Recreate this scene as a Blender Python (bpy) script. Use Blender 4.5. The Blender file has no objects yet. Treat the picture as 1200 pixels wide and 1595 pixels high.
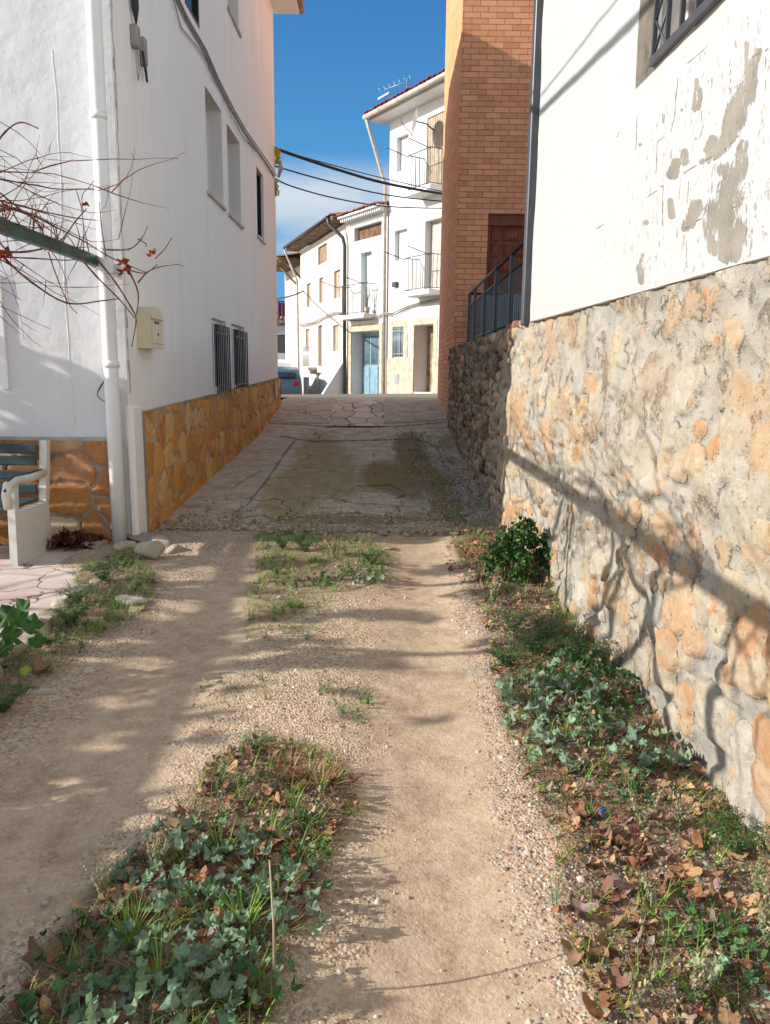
import bpy, math, random
import numpy as np
from mathutils import Vector
random.seed(7); RNG=np.random.default_rng(7)
S=bpy.context.scene; COL=S.collection
R=math.radians
# ---------------------------------------------------------------- camera
PITCH=R(10.4); ROLL=R(0.67); EYE=1.6; FPX=1200.0
cd=bpy.data.cameras.new('camera'); cam=bpy.data.objects.new('camera',cd); COL.objects.link(cam); S.camera=cam
cd.sensor_fit='HORIZONTAL'; cd.sensor_width=36; cd.lens=36; cd.clip_start=.05; cd.clip_end=3000
from mathutils import Matrix
cam.matrix_world=Matrix.Translation((0,0,EYE))@Matrix.Rotation(math.pi/2-PITCH,4,'X')@Matrix.Rotation(ROLL,4,'Z')
# ---------------------------------------------------------------- light
SUN_EL=R(24); TO_SUN=Vector((-.985*math.cos(SUN_EL),-.174*math.cos(SUN_EL),math.sin(SUN_EL))).normalized()
sd=bpy.data.lights.new('sun','SUN'); sd.energy=3.9; sd.angle=R(.5); sd.color=(1,.95,.87)
so=bpy.data.objects.new('sun',sd); COL.objects.link(so); so.rotation_euler=TO_SUN.to_track_quat('Z','Y').to_euler(); so.location=(-20,-4,20)
W=bpy.data.worlds.new('World'); S.world=W; W.use_nodes=True
wn=W.node_tree.nodes; wl=W.node_tree.links
bg=wn['Background']; bg.inputs[1].default_value=.15
sky=wn.new('ShaderNodeTexSky'); sky.sky_type='NISHITA'; sky.sun_disc=False; sky.sun_elevation=SUN_EL
sky.sun_rotation=math.atan2(TO_SUN.x,TO_SUN.y); sky.altitude=900; sky.air_density=1.0; sky.dust_density=.8; sky.ozone_density=2.0
tc=wn.new('ShaderNodeTexCoord')
def wnode(t,**k):
    x=wn.new(t)
    for a_,b_ in k.items(): setattr(x,a_,b_)
    return x
def wset(sock,v):
    if hasattr(v,'is_output'): wl.new(v,sock)
    else: sock.default_value=v
def wrange(v,a_,b_):
    x=wnode('ShaderNodeMapRange',interpolation_type='SMOOTHSTEP'); wset(x.inputs[0],v); x.inputs[1].default_value=a_; x.inputs[2].default_value=b_; return x.outputs[0]
def wmath(op,a_,b_): x=wnode('ShaderNodeMath',operation=op); wset(x.inputs[0],a_); wset(x.inputs[1],b_); return x.outputs[0]
def wmix(f,a_,b_): x=wnode('ShaderNodeMix',data_type='RGBA'); wset(x.inputs[0],f); wset(x.inputs[6],a_); wset(x.inputs[7],b_); return x.outputs[2]
sx=wnode('ShaderNodeSeparateXYZ'); wl.new(tc.outputs['Generated'],sx.inputs[0]); dx_,dy_,dz_=sx.outputs
hs=wnode('ShaderNodeHueSaturation'); hs.inputs['Saturation'].default_value=.75; wl.new(sky.outputs[0],hs.inputs['Color'])
deep=wmix(wrange(dz_,.12,.50),(.22,1.25,2.6,1),(.06,.62,1.75,1))      # the deep blue side of the sky, away from the sun
base=wmix(wmath('MULTIPLY',wrange(dy_,.25,.7),.92),hs.outputs[0],deep)
mp=wnode('ShaderNodeMapping'); mp.inputs['Scale'].default_value=(1,1,2.0); mp.inputs['Location'].default_value=(.3,.1,.35); wl.new(tc.outputs['Generated'],mp.inputs[0])
nz=wnode('ShaderNodeTexNoise'); nz.inputs['Scale'].default_value=5.5; nz.inputs['Detail'].default_value=8; nz.inputs['Roughness'].default_value=.55; wl.new(mp.outputs[0],nz.inputs['Vector'])
cl=wmath('MULTIPLY',wrange(nz.outputs[0],.26,.50),wmath('MULTIPLY',wrange(dz_,.255,.20),wrange(dz_,.115,.15)))
cc=wmix(wrange(dz_,.15,.22),(1.6,2.15,2.75,1),(2.6,2.9,3.2,1))
wl.new(wmix(cl,base,cc),bg.inputs[0])
S.view_settings.view_transform='Standard'; S.view_settings.look='None'; S.view_settings.gamma=1; S.view_settings.exposure=.84
S.cycles.max_bounces=6; S.cycles.diffuse_bounces=4; S.cycles.transparent_max_bounces=4
# ---------------------------------------------------------------- geometry helpers
def ray(px,py):
    x=(px-600)/FPX; y=-(py-797.5)/FPX; c,s=math.cos(ROLL),math.sin(ROLL)
    X=x*c-y*s; Y=x*s+y*c
    return np.array([X,Y*math.sin(PITCH)+math.cos(PITCH),Y*math.cos(PITCH)-math.sin(PITCH)])
CAM=np.array([0,0,EYE])
def onplane(px,py,n,d):
    r=ray(px,py); n=np.array(n,float); return CAM+r*(d-n@CAM)/(n@r)
def atY(px,py,Y): return onplane(px,py,(0,1,0),Y)
def atX(px,py,X): return onplane(px,py,(1,0,0),X)
def proj(P):
    P=np.asarray(P,float)-CAM; s,c=math.sin(PITCH),math.cos(PITCH)
    Y=P[...,1]*s+P[...,2]*c; Z=P[...,1]*c-P[...,2]*s; Z=np.where(Z<.05,.05,Z); X=P[...,0]/Z; Y=Y/Z
    a,b=math.cos(ROLL),math.sin(ROLL)
    return 600+(X*a+Y*b)*FPX, 797.5-(-X*b+Y*a)*FPX
PY=[-8,0,2.5,4.5,6.3,7.2,8.1,9.4,11.2,12.3,13.3,14.1,14.8,15.5,16.3,17]
PZ=[.0,.06,.10,.15,.20,.24,.30,.38,.48,.57,.69,.81,.91,.975,1.0,1.0]
U1=np.array([-.529,.848]); A0=np.array([1.0587,22.5])
def gz(x,y):
    x=np.asarray(x,float); y=np.asarray(y,float)
    z=np.interp(y,PY,PZ); t=(x-A0[0])*U1[0]+(y-A0[1])*U1[1]
    far=.99-.07*np.clip(t+.5,0,12)
    return np.where(y>15,np.minimum(z,far),z)
def hash2(i,j,seed):
    n=(i.astype(np.int64)*374761393+j.astype(np.int64)*668265263+seed*1442695041)&0xffffffff
    n=((n^(n>>13))*1274126177)&0xffffffff; return ((n^(n>>16))&0xffff)/65535.0
def vnoise(x,y,seed=0):
    i=np.floor(x); j=np.floor(y); fx=x-i; fy=y-j; fx=fx*fx*(3-2*fx); fy=fy*fy*(3-2*fy)
    a=hash2(i,j,seed);b=hash2(i+1,j,seed);c=hash2(i,j+1,seed);d=hash2(i+1,j+1,seed)
    return (a*(1-fx)+b*fx)*(1-fy)+(c*(1-fx)+d*fx)*fy
def fbm(x,y,seed=0,o=4):
    x=np.asarray(x,float); y=np.asarray(y,float); r=np.zeros(np.broadcast(x,y).shape); a=.5
    for k in range(o): r=r+a*(vnoise(x*2**k+k*17.3,y*2**k+k*9.1,seed+k)-.5); a*=.5
    return r
def smooth(a,b,x): t=np.clip((x-a)/(b-a),0,1); return t*t*(3-2*t)
def strokes(px,py,sts,fall=.35):
    """sts: list of polylines of (x,y,r) in photo pixels -> 0..1 field"""
    out=np.zeros(px.shape)
    for st in sts:
        if len(st)==1: st=[st[0],st[0]]
        for (x0,y0,r0),(x1,y1,r1) in zip(st[:-1],st[1:]):
            rm=max(r0,r1)*(1+fall)+2
            m=(px>min(x0,x1)-rm)&(px<max(x0,x1)+rm)&(py>min(y0,y1)-rm)&(py<max(y0,y1)+rm)
            if not m.any(): continue
            ax,ay=px[m],py[m]; dx,dy=x1-x0,y1-y0; L=dx*dx+dy*dy
            t=np.clip(((ax-x0)*dx+(ay-y0)*dy)/L,0,1) if L>0 else np.zeros(ax.shape)
            d=np.hypot(ax-x0-t*dx,ay-y0-t*dy); r=r0+(r1-r0)*t
            v=1-smooth(1-fall,1+fall,d/np.maximum(r,.1)); out[m]=np.maximum(out[m],v)
    return out
def inpoly(px,py,poly):
    px=np.asarray(px);py=np.asarray(py); c=np.zeros(px.shape,bool); n=len(poly)
    for i in range(n):
        x0,y0=poly[i];x1,y1=poly[i-1]
        if y0==y1: continue
        c^=((y0>py)!=(y1>py))&(px<(x1-x0)*(py-y0)/(y1-y0)+x0)
    return c
# ---------------------------------------------------------------- object helpers
def tag(o,label=None,cat=None,group=None,kind=None):
    if label:o['label']=label
    if cat:o['category']=cat
    if group:o['group']=group
    if kind:o['kind']=kind
    return o
def thing(name,label,cat,loc=(0,0,0),group=None,rz=0):
    o=bpy.data.objects.new(name,None); COL.objects.link(o); o.location=loc; o.rotation_euler=(0,0,rz); o.empty_display_size=.2
    return tag(o,label,cat,group)
def link(name,me,parent=None,mats=()):
    for m in mats:
        if m: me.materials.append(m)
    o=bpy.data.objects.new(name,me); COL.objects.link(o)
    if parent:
        o.parent=parent
    return o
class MB:
    def __init__(s,T=None): s.v=[];s.f=[];s.m=[];s.c=[];s.T=T;s.sm=[]
    def add(s,vs,fs,mi=0,col=None,smooth=False):
        b=len(s.v)
        for p in vs: s.v.append(tuple(s.T(*p)) if s.T else tuple(p))
        for f in fs: s.f.append(tuple(b+i for i in f)); s.m.append(mi); s.sm.append(smooth)
        if col is not None: s.c+= [tuple(col)+(1,)]*len(vs)
        elif s.c: s.c+=[(1,1,1,1)]*len(vs)
        return s
    def box(s,a,b,mi=0,col=None):
        (x0,y0,z0),(x1,y1,z1)=a,b
        return s.add([(x0,y0,z0),(x1,y0,z0),(x1,y1,z0),(x0,y1,z0),(x0,y0,z1),(x1,y0,z1),(x1,y1,z1),(x0,y1,z1)],
              [(0,3,2,1),(4,5,6,7),(0,1,5,4),(1,2,6,5),(2,3,7,6),(3,0,4,7)],mi,col)
    def bbox(s,a,b,r=.008,mi=0):
        """box with chamfered vertical and horizontal edges"""
        (x0,y0,z0),(x1,y1,z1)=a,b
        prof=[(x0+r,y0),(x1-r,y0),(x1,y0+r),(x1,y1-r),(x1-r,y1),(x0+r,y1),(x0,y1-r),(x0,y0+r)]
        cx,cy=(x0+x1)/2,(y0+y1)/2; sx=1-2*r/max(x1-x0,1e-6); sy=1-2*r/max(y1-y0,1e-6)
        vs=[];
        for z,k in ((z0,1),(z0+r,0),(z1-r,0),(z1,1)):
            for x,y in prof: vs.append((cx+(x-cx)*(sx if k else 1),cy+(y-cy)*(sy if k else 1),z))
        fs=[tuple(range(7,-1,-1)),tuple(24+i for i in range(8))]
        for k in range(3):
            for i in range(8): j=(i+1)%8; fs.append((k*8+i,k*8+j,k*8+8+j,k*8+8+i))
        return s.add(vs,fs,mi)
    def prism(s,poly,h0,h1,ax=2,mi=0):
        n=len(poly)
        def P(a,b,h): return {2:(a,b,h),1:(a,h,b),0:(h,a,b)}[ax]
        vs=[P(a,b,h0) for a,b in poly]+[P(a,b,h1) for a,b in poly]
        fs=[tuple(range(n-1,-1,-1)),tuple(range(n,2*n))]+[(i,(i+1)%n,n+(i+1)%n,n+i) for i in range(n)]
        return s.add(vs,fs,mi)
    def tube(s,pts,r,n=6,mi=0,col=None,smooth=True,cap=True):
        pts=[np.array(s.T(*p) if s.T else p,float) for p in pts]
        rr=r if hasattr(r,'__len__') else [r]*len(pts)
        vs=[];up=None
        for i,p in enumerate(pts):
            d=pts[min(i+1,len(pts)-1)]-pts[max(i-1,0)]; L=np.linalg.norm(d); d=d/L if L>0 else np.array([0,0,1.])
            if up is None: a=np.array([0,0,1.]) if abs(d[2])<.9 else np.array([1.,0,0])
            else: a=up
            x=np.cross(a,d); x/=max(np.linalg.norm(x),1e-9); y=np.cross(d,x); up=y
            for k in range(n):
                t=2*math.pi*k/n; vs.append(tuple(p+rr[i]*(math.cos(t)*x+math.sin(t)*y)))
        fs=[]
        for i in range(len(pts)-1):
            for k in range(n): j=(k+1)%n; fs.append((i*n+k,i*n+j,i*n+n+j,i*n+n+k))
        if cap: fs+= [tuple(range(n-1,-1,-1)),tuple((len(pts)-1)*n+k for k in range(n))]
        T=s.T; s.T=None; s.add(vs,fs,mi,col,smooth); s.T=T; return s
    def build(s,name,mats,parent=None,local=None):
        if not isinstance(mats,(list,tuple)): mats=[mats]
        me=bpy.data.meshes.new(name)
        v=np.array(s.v,dtype=float).reshape(-1,3)
        if parent is not None and local is not False:
            v=v-np.array(parent_loc(parent))
        me.from_pydata([tuple(p) for p in v],[],s.f)
        me.polygons.foreach_set('material_index',s.m); me.polygons.foreach_set('use_smooth',s.sm)
        if s.c and len(s.c)==len(s.v):
            a=me.color_attributes.new('Col','FLOAT_COLOR','POINT'); a.data.foreach_set('color',np.array(s.c,dtype=np.float32).ravel())
        me.update(); return link(name,me,parent,mats)
def parent_loc(p):
    L=np.array(p.location)
    while p.parent: p=p.parent; L=L+np.array(p.location)
    return L
def frame(O,u,n):
    O=np.array(O,float);u=np.array(u,float);n=np.array(n,float)
    return lambda a,w,z:(O[0]+a*u[0]+w*n[0],O[1]+a*u[1]+w*n[1],z)
def npmesh(name,V,F,mats,parent=None,attrs=None,smooth=True,cols=None):
    me=bpy.data.meshes.new(name); F=np.asarray(F); k=F.shape[1]
    V=np.asarray(V,dtype=np.float32)
    if parent is not None: V=V-np.array(parent_loc(parent),dtype=np.float32)
    me.vertices.add(len(V)); me.vertices.foreach_set('co',V.ravel())
    me.loops.add(F.size); me.loops.foreach_set('vertex_index',F.ravel().astype(np.int32))
    me.polygons.add(len(F)); me.polygons.foreach_set('loop_start',np.arange(0,F.size,k,dtype=np.int32))
    try: me.polygons.foreach_set('loop_total',np.full(len(F),k,dtype=np.int32))
    except Exception: pass
    me.update(calc_edges=True); me.polygons.foreach_set('use_smooth',np.full(len(F),smooth))
    for n_,a in (attrs or {}).items():
        at=me.attributes.new(n_,'FLOAT','POINT'); at.data.foreach_set('value',np.asarray(a,dtype=np.float32).ravel())
    if cols is not None:
        c=np.ones((len(V),4),dtype=np.float32); c[:,:3]=cols
        at=me.color_attributes.new('Col','FLOAT_COLOR','POINT'); at.data.foreach_set('color',c.ravel())
    me.validate(); return link(name,me,parent,mats)
def gridfaces(nu,nv):
    i=np.arange((nu-1)*(nv-1)); a=(i//(nv-1))*nv+i%(nv-1)
    return np.stack([a,a+nv,a+nv+1,a+1],1)
# ---------------------------------------------------------------- materials
def lin(r,g,b): 
    f=lambda c:(c/255/12.92) if c/255<=.04045 else ((c/255+.055)/1.055)**2.4
    return (f(r),f(g),f(b),1)
class N:
    def __init__(s,name):
        s.m=bpy.data.materials.new(name); s.m.use_nodes=True; s.t=s.m.node_tree; s.b=s.t.nodes['Principled BSDF']; s.co=s.n('ShaderNodeTexCoord').outputs['Object']
    def n(s,t,**k):
        x=s.t.nodes.new(t)
        for a,b in k.items(): setattr(x,a,b)
        return x
    def set(s,sock,v):
        if hasattr(v,'is_output'): s.t.links.new(v,sock)
        else: sock.default_value=v
    def noise(s,scale,detail=4,rough=.55,vec=None,dist=0):
        x=s.n('ShaderNodeTexNoise'); x.inputs['Scale'].default_value=scale; x.inputs['Detail'].default_value=detail; x.inputs['Roughness'].default_value=rough; x.inputs['Distortion'].default_value=dist
        s.set(x.inputs['Vector'],vec or s.co); return x.outputs[0]
    def vor(s,scale,feature='F1',vec=None,out=0,rand=1):
        x=s.n('ShaderNodeTexVoronoi',feature=feature); x.inputs['Scale'].default_value=scale; x.inputs['Randomness'].default_value=rand; s.set(x.inputs['Vector'],vec or s.co); return x.outputs[out]
    def map(s,v,scale=(1,1,1),loc=(0,0,0),rot=(0,0,0)):
        x=s.n('ShaderNodeMapping'); x.inputs['Scale'].default_value=scale; x.inputs['Location'].default_value=loc; x.inputs['Rotation'].default_value=rot; s.set(x.inputs[0],v); return x.outputs[0]
    def ramp(s,v,*st):
        x=s.n('ShaderNodeValToRGB'); e=x.color_ramp.elements
        while len(e)<len(st): e.new(.5)
        for k,(p,c) in enumerate(st): e[k].position=p; e[k].color=c if hasattr(c,'__len__') else (c,c,c,1)
        s.set(x.inputs[0],v); return x.outputs[0]
    def mix(s,f,a,b,mode='MIX'):
        x=s.n('ShaderNodeMix',data_type='RGBA',blend_type=mode); s.set(x.inputs[0],f); s.set(x.inputs[6],a); s.set(x.inputs[7],b); return x.outputs[2]
    def math(s,op,a,b=0,c=0):
        x=s.n('ShaderNodeMath',operation=op); s.set(x.inputs[0],a); s.set(x.inputs[1],b); s.set(x.inputs[2],c); return x.outputs[0]
    def attr(s,name,out='Fac'):
        x=s.n('ShaderNodeAttribute',attribute_name=name); return x.outputs[out]
    def vadd(s,a,b,k):
        x=s.n('ShaderNodeVectorMath',operation='MULTIPLY_ADD'); s.set(x.inputs[0],b); x.inputs[1].default_value=(k,k,k); s.set(x.inputs[2],a); return x.outputs[0]
    def noisec(s,scale,detail=3,vec=None):
        x=s.n('ShaderNodeTexNoise'); x.inputs['Scale'].default_value=scale; x.inputs['Detail'].default_value=detail; s.set(x.inputs['Vector'],vec or s.co)
        y=s.n('ShaderNodeVectorMath',operation='SUBTRACT'); s.t.links.new(x.outputs[1],y.inputs[0]); y.inputs[1].default_value=(.5,.5,.5); return y.outputs[0]
    def bump(s,h,strength=.5,dist=.01,nrm=None):
        x=s.n('ShaderNodeBump'); x.inputs['Strength'].default_value=strength; x.inputs['Distance'].default_value=dist; s.set(x.inputs['Height'],h)
        if nrm: s.t.links.new(nrm,x.inputs['Normal'])
        return x.outputs[0]
    def out(s,col,rough=.8,nrm=None,metal=0,spec=.3):
        s.set(s.b.inputs['Base Color'],col); s.set(s.b.inputs['Roughness'],rough); s.b.inputs['Metallic'].default_value=metal
        s.b.inputs['Specular IOR Level'].default_value=spec
        if nrm: s.t.links.new(nrm,s.b.inputs['Normal'])
        return s.m
def simple(name,c,rough=.6,metal=0,var=.15,bs=40,bump=.15,spec=.3):
    n=N(name); v=n.noise(6,5); d=tuple(x*(1-var*2) for x in c[:3])+(1,)
    col=n.mix(n.ramp(v,(.35,0),(.65,1)),d,c); return n.out(col,rough,n.bump(n.noise(bs,3),bump,.004),metal,spec)
def plaster(name,c,stain=(.45,.43,.40,1),amt=.25,bumpk=.5):
    n=N(name); big=n.noise(.8,5,.6); st=n.map(n.co,(3,3,.35)); streak=n.noise(1.6,6,.6,st)
    col=n.mix(n.math('MULTIPLY',n.ramp(streak,(.5,0),(.75,1)),amt),c,stain)
    col=n.mix(n.math('MULTIPLY',n.ramp(big,(.45,0),(.7,1)),amt*.7),col,tuple(x*.82 for x in c[:3])+(1,))
    fine=n.noise(60,3,.6); lump=n.noise(4,4,.5)
    pits=n.ramp(n.noise(22,2,.5),(.70,0),(.76,1)); col=n.mix(n.math('MULTIPLY',pits,.25),col,stain)
    b=n.bump(fine,.18*bumpk,.004); b=n.bump(lump,.35*bumpk,.03,b); return n.out(col,.9,b,0,.2)
M={}
M['white_wall']=plaster('white_wall',(.86,.83,.775,1),amt=.16,bumpk=1.25)
M['front_wall_dimmed']=plaster('front_wall_dimmed',(.67,.675,.68,1),amt=.22,bumpk=1.6)  # same white render, darkened in the colour to pass for weaker light
M['far_white']=plaster('far_white',(.66,.66,.65,1),amt=.12,bumpk=.3)
M['cream']=plaster('cream',(.66,.60,.51,1),(.6,.5,.4,1),.25,.3)
M['greywhite']=plaster('greywhite',(.55,.55,.54,1))
M['pipe_white']=simple('pipe_white',(.80,.80,.79,1),.35,0,.03,12,.05,.5)
M['dark_metal']=simple('dark_metal',(.035,.034,.036,1),.5,.3,.2)
M['grey_metal']=simple('grey_metal',(.075,.078,.085,1),.45,.3,.1)
M['galv']=simple('galv',(.36,.40,.44,1),.4,.4,.1)
M['beige_pipe']=simple('beige_pipe',(.5,.44,.36,1),.5)
M['cable']=simple('cable',(.05,.05,.055,1),.6)
M['cable_grey']=simple('cable_grey',(.33,.31,.28,1),.7)
M['glass']=simple('glass',(.02,.024,.03,1),.08,0,.1,3,.02,.6)
M['glass_far']=simple('glass_far',(.16,.22,.26,1),.15,0,.1,3,.02,.6)
M['shutter_tan']=simple('shutter_tan',(.46,.36,.26,1),.7)
M['shutter_pale']=simple('shutter_pale',(.62,.56,.48,1),.7)
M['wood_brown']=simple('wood_brown',(.20,.10,.05,1),.7,0,.3)
M['wood_old']=simple('wood_old',(.36,.25,.16,1),.8,0,.3)
M['tan_stone']=simple('tan_stone',(.62,.50,.36,1),.8,0,.2,25,.4)
M['mailbox']=simple('mailbox',(.66,.60,.42,1),.45,0,.05,30,.03,.5)
M['green_paint']=simple('green_paint',(.012,.10,.055,1),.4,0,.3,30,.1,.5)
M['blue_door']=simple('blue_door',(.22,.34,.42,1),.5)
M['pale_blue']=simple('pale_blue',(.62,.72,.72,1),.6)
M['yellow']=simple('yellow',(.55,.42,.03,1),.6)
M['pinkish']=simple('pinkish',(.6,.45,.36,1),.6)
M['car_blue']=simple('car_blue',(.10,.17,.24,1),.25,.4,.05,5,.02,.6)
M['van_white']=simple('van_white',(.75,.76,.77,1),.3,0,.03,5,.02,.5)
M['rubber']=simple('rubber',(.02,.02,.02,1),.8)
M['cloth_purple']=simple('cloth_purple',(.14,.035,.09,1),.8)
M['blue_plastic']=simple('blue_plastic',(.02,.12,.5,1),.3)
M['bench_white']=simple('bench_white',(.70,.67,.60,1),.45,0,.06,20,.05,.4)
M['bench_teal']=simple('bench_teal',(.035,.06,.068,1),.5,0,.2,20,.1,.4)
def mk_vine():
    n=N('vine_bark'); c=n.ramp(n.noise(9,4),(.35,lin(78,44,38)),(.55,lin(120,74,60)),(.7,lin(150,110,86))); return n.out(c,.8,n.bump(n.noise(80,3),.4,.003))
M['vine']=mk_vine()
def mk_leaf(name,rough=.6,trans=.25):
    n=N(name); c=n.attr('Col','Color'); c=n.mix(n.math('MULTIPLY',n.ramp(n.noise(55,3),(.35,0),(.65,1)),.35),c,n.mix(1,c,(.45,.45,.45,1),'MULTIPLY'))
    n.out(c,rough,n.bump(n.noise(90,2),.3,.002),0,.35)
    tr=n.n('ShaderNodeBsdfTranslucent'); n.set(tr.inputs[0],c); ms=n.n('ShaderNodeMixShader'); ms.inputs[0].default_value=trans
    o=n.t.nodes['Material Output']; n.t.links.new(n.b.outputs[0],ms.inputs[1]); n.t.links.new(tr.outputs[0],ms.inputs[2]); n.t.links.new(ms.outputs[0],o.inputs[0]); return n.m
M['leaf']=mk_leaf('leaf'); M['dead']=mk_leaf('dead_leaf',.8,.12)
def mk_vcol(name,rough=.9,bs=45,k=.5):
    n=N(name); c=n.attr('Col','Color'); c=n.mix(n.math('MULTIPLY',n.ramp(n.noise(25,4),(.35,0),(.7,1)),.4),c,n.mix(1,c,(.5,.48,.45,1),'MULTIPLY')); return n.out(c,rough,n.bump(n.noise(bs,4),k,.006),0,.2)
M['pebble']=mk_vcol('pebble'); M['rock']=mk_vcol('rock',.9,18,.8)
def mk_brick():
    n=N('orange_brick'); sp=n.n('ShaderNodeSeparateXYZ'); n.set(sp.inputs[0],n.co); u=n.math('ADD',sp.outputs[0],sp.outputs[1])
    cb=n.n('ShaderNodeCombineXYZ'); n.set(cb.inputs[0],u); n.set(cb.inputs[1],sp.outputs[2])
    b=n.n('ShaderNodeTexBrick'); b.offset=.5; b.inputs['Scale'].default_value=1; b.inputs['Brick Width'].default_value=.25; b.inputs['Row Height'].default_value=.084
    b.inputs['Mortar Size'].default_value=.0055; b.inputs['Mortar Smooth'].default_value=.25; b.inputs['Bias'].default_value=0
    b.inputs['Color1'].default_value=(.86,.38,.18,1); b.inputs['Color2'].default_value=(.62,.25,.11,1); b.inputs['Mortar'].default_value=(.34,.13,.07,1)
    n.set(b.inputs['Vector'],cb.outputs[0])
    c=n.mix(n.math('MULTIPLY',n.ramp(n.noise(8,6,.7),(.4,0),(.7,1)),.45),b.outputs[0],(.76,.42,.25,1))
    h=n.math('SUBTRACT',1.0,b.outputs[1]); return n.out(c,.85,n.bump(n.noise(120,3),.2,.002,n.bump(h,.9,.008)),0,.2)
M['brick']=mk_brick()
def mk_tile():
    n=N('clay_tile'); c=n.ramp(n.noise(3.5,5,.7),(.3,lin(96,66,52)),(.5,lin(150,104,80)),(.62,lin(184,146,116)),(.75,lin(88,72,62))); return n.out(c,.85,n.bump(n.noise(30,3),.4,.01))
M['tile']=mk_tile()
def mk_tile2():
    n=N('dark_red_tile'); c=n.ramp(n.noise(3.5,5,.7),(.3,lin(80,22,26)),(.55,lin(120,40,42)),(.75,lin(150,80,70))); return n.out(c,.85)
M['tile_red']=mk_tile2()
def mk_stone(name,stones,mortar,darken=None,edge=(.35,.6),moss=None,crevk=.6):
    """stones: ramp stops keyed on per-stone random 'sr'; 'sm' = stone mask on the mesh"""
    n=N(name); sr=n.attr('sr'); sm=n.attr('sm')
    w=n.noise(28,5,.65); w2=n.noise(7,4,.6)
    c=n.ramp(n.math('ADD',sr,n.math('MULTIPLY',n.math('SUBTRACT',w2,.5),.35)),*stones)
    c=n.mix(n.math('MULTIPLY',n.ramp(w,(.4,0),(.65,1)),.35),c,n.mix(1,c,(.55,.47,.4,1),'MULTIPLY'))
    c=n.mix(n.math('MULTIPLY',n.ramp(n.noise(13,5,.7),(.55,0),(.7,1)),.5),c,n.mix(.6,c,(.7,.64,.55,1)))
    mc=n.ramp(n.noise(5,6,.65),(.35,mortar[0]),(.6,mortar[1]))
    f=n.ramp(n.math('ADD',sm,n.math('MULTIPLY',n.math('SUBTRACT',w,.5),.55)),(edge[0],0),(edge[1],1))
    col=n.mix(f,mc,c)
    holes=n.ramp(n.noise(31,6,.8),(.60,0),(.68,1)); col=n.mix(n.math('MULTIPLY',holes,.6),col,(.15,.11,.08,1))
    sme=n.math('ADD',sm,n.math('MULTIPLY',n.math('SUBTRACT',w,.5),.55)); mid_=(edge[0]+edge[1])/2
    ring=n.ramp(n.math('ABSOLUTE',n.math('SUBTRACT',sme,mid_-.04)),(.0,1),(.075,0)); crev=n.math('MULTIPLY',ring,n.ramp(n.noise(6,5,.75),(.46,0),(.58,1))); col=n.mix(n.math('MULTIPLY',crev,crevk),col,(.10,.075,.055,1))
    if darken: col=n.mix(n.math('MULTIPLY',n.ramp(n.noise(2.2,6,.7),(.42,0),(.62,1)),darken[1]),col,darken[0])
    h=n.math('SUBTRACT',n.math('SUBTRACT',n.math('ADD',n.noise(35,6,.75),n.math('MULTIPLY',f,.3)),holes),n.math('MULTIPLY',crev,.8))
    return n.out(col,.92,n.bump(n.noise(140,3),.25,.003,n.bump(h,.7,.018)),0,.15)
O_,G_=lin,lin
M['lit_stone']=mk_stone('rendered_stone',[(.0,lin(178,172,160)),(.30,lin(164,155,138)),(.48,lin(180,166,142)),(.60,lin(172,150,124)),(.76,lin(178,148,118)),(.86,lin(174,132,96)),(.92,lin(174,154,122)),(1,lin(126,106,88))],[lin(140,136,128),lin(165,159,149)],((.40,.30,.19,1),.35),(.28,.46),crevk=.85)
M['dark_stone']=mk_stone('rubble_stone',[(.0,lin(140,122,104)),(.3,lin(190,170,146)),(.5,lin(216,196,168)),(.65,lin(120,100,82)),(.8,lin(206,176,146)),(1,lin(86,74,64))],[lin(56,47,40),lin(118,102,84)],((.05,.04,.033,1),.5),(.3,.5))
M['orange_stone']=mk_stone('orange_flagstone',[(.0,lin(206,142,70)),(.3,lin(236,172,88)),(.55,lin(222,150,74)),(.7,lin(206,160,110)),(.85,lin(240,194,124)),(1,lin(196,122,66))],[lin(176,152,122),lin(204,182,150)],None,(.38,.5))
M['orange_front']=mk_stone('tan_flagstone',[(.0,lin(170,118,70)),(.4,lin(196,142,84)),(.7,lin(182,122,70)),(.88,lin(204,164,124)),(1,lin(216,196,166))],[lin(140,122,104),lin(168,150,128)],None,(.38,.5))
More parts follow.
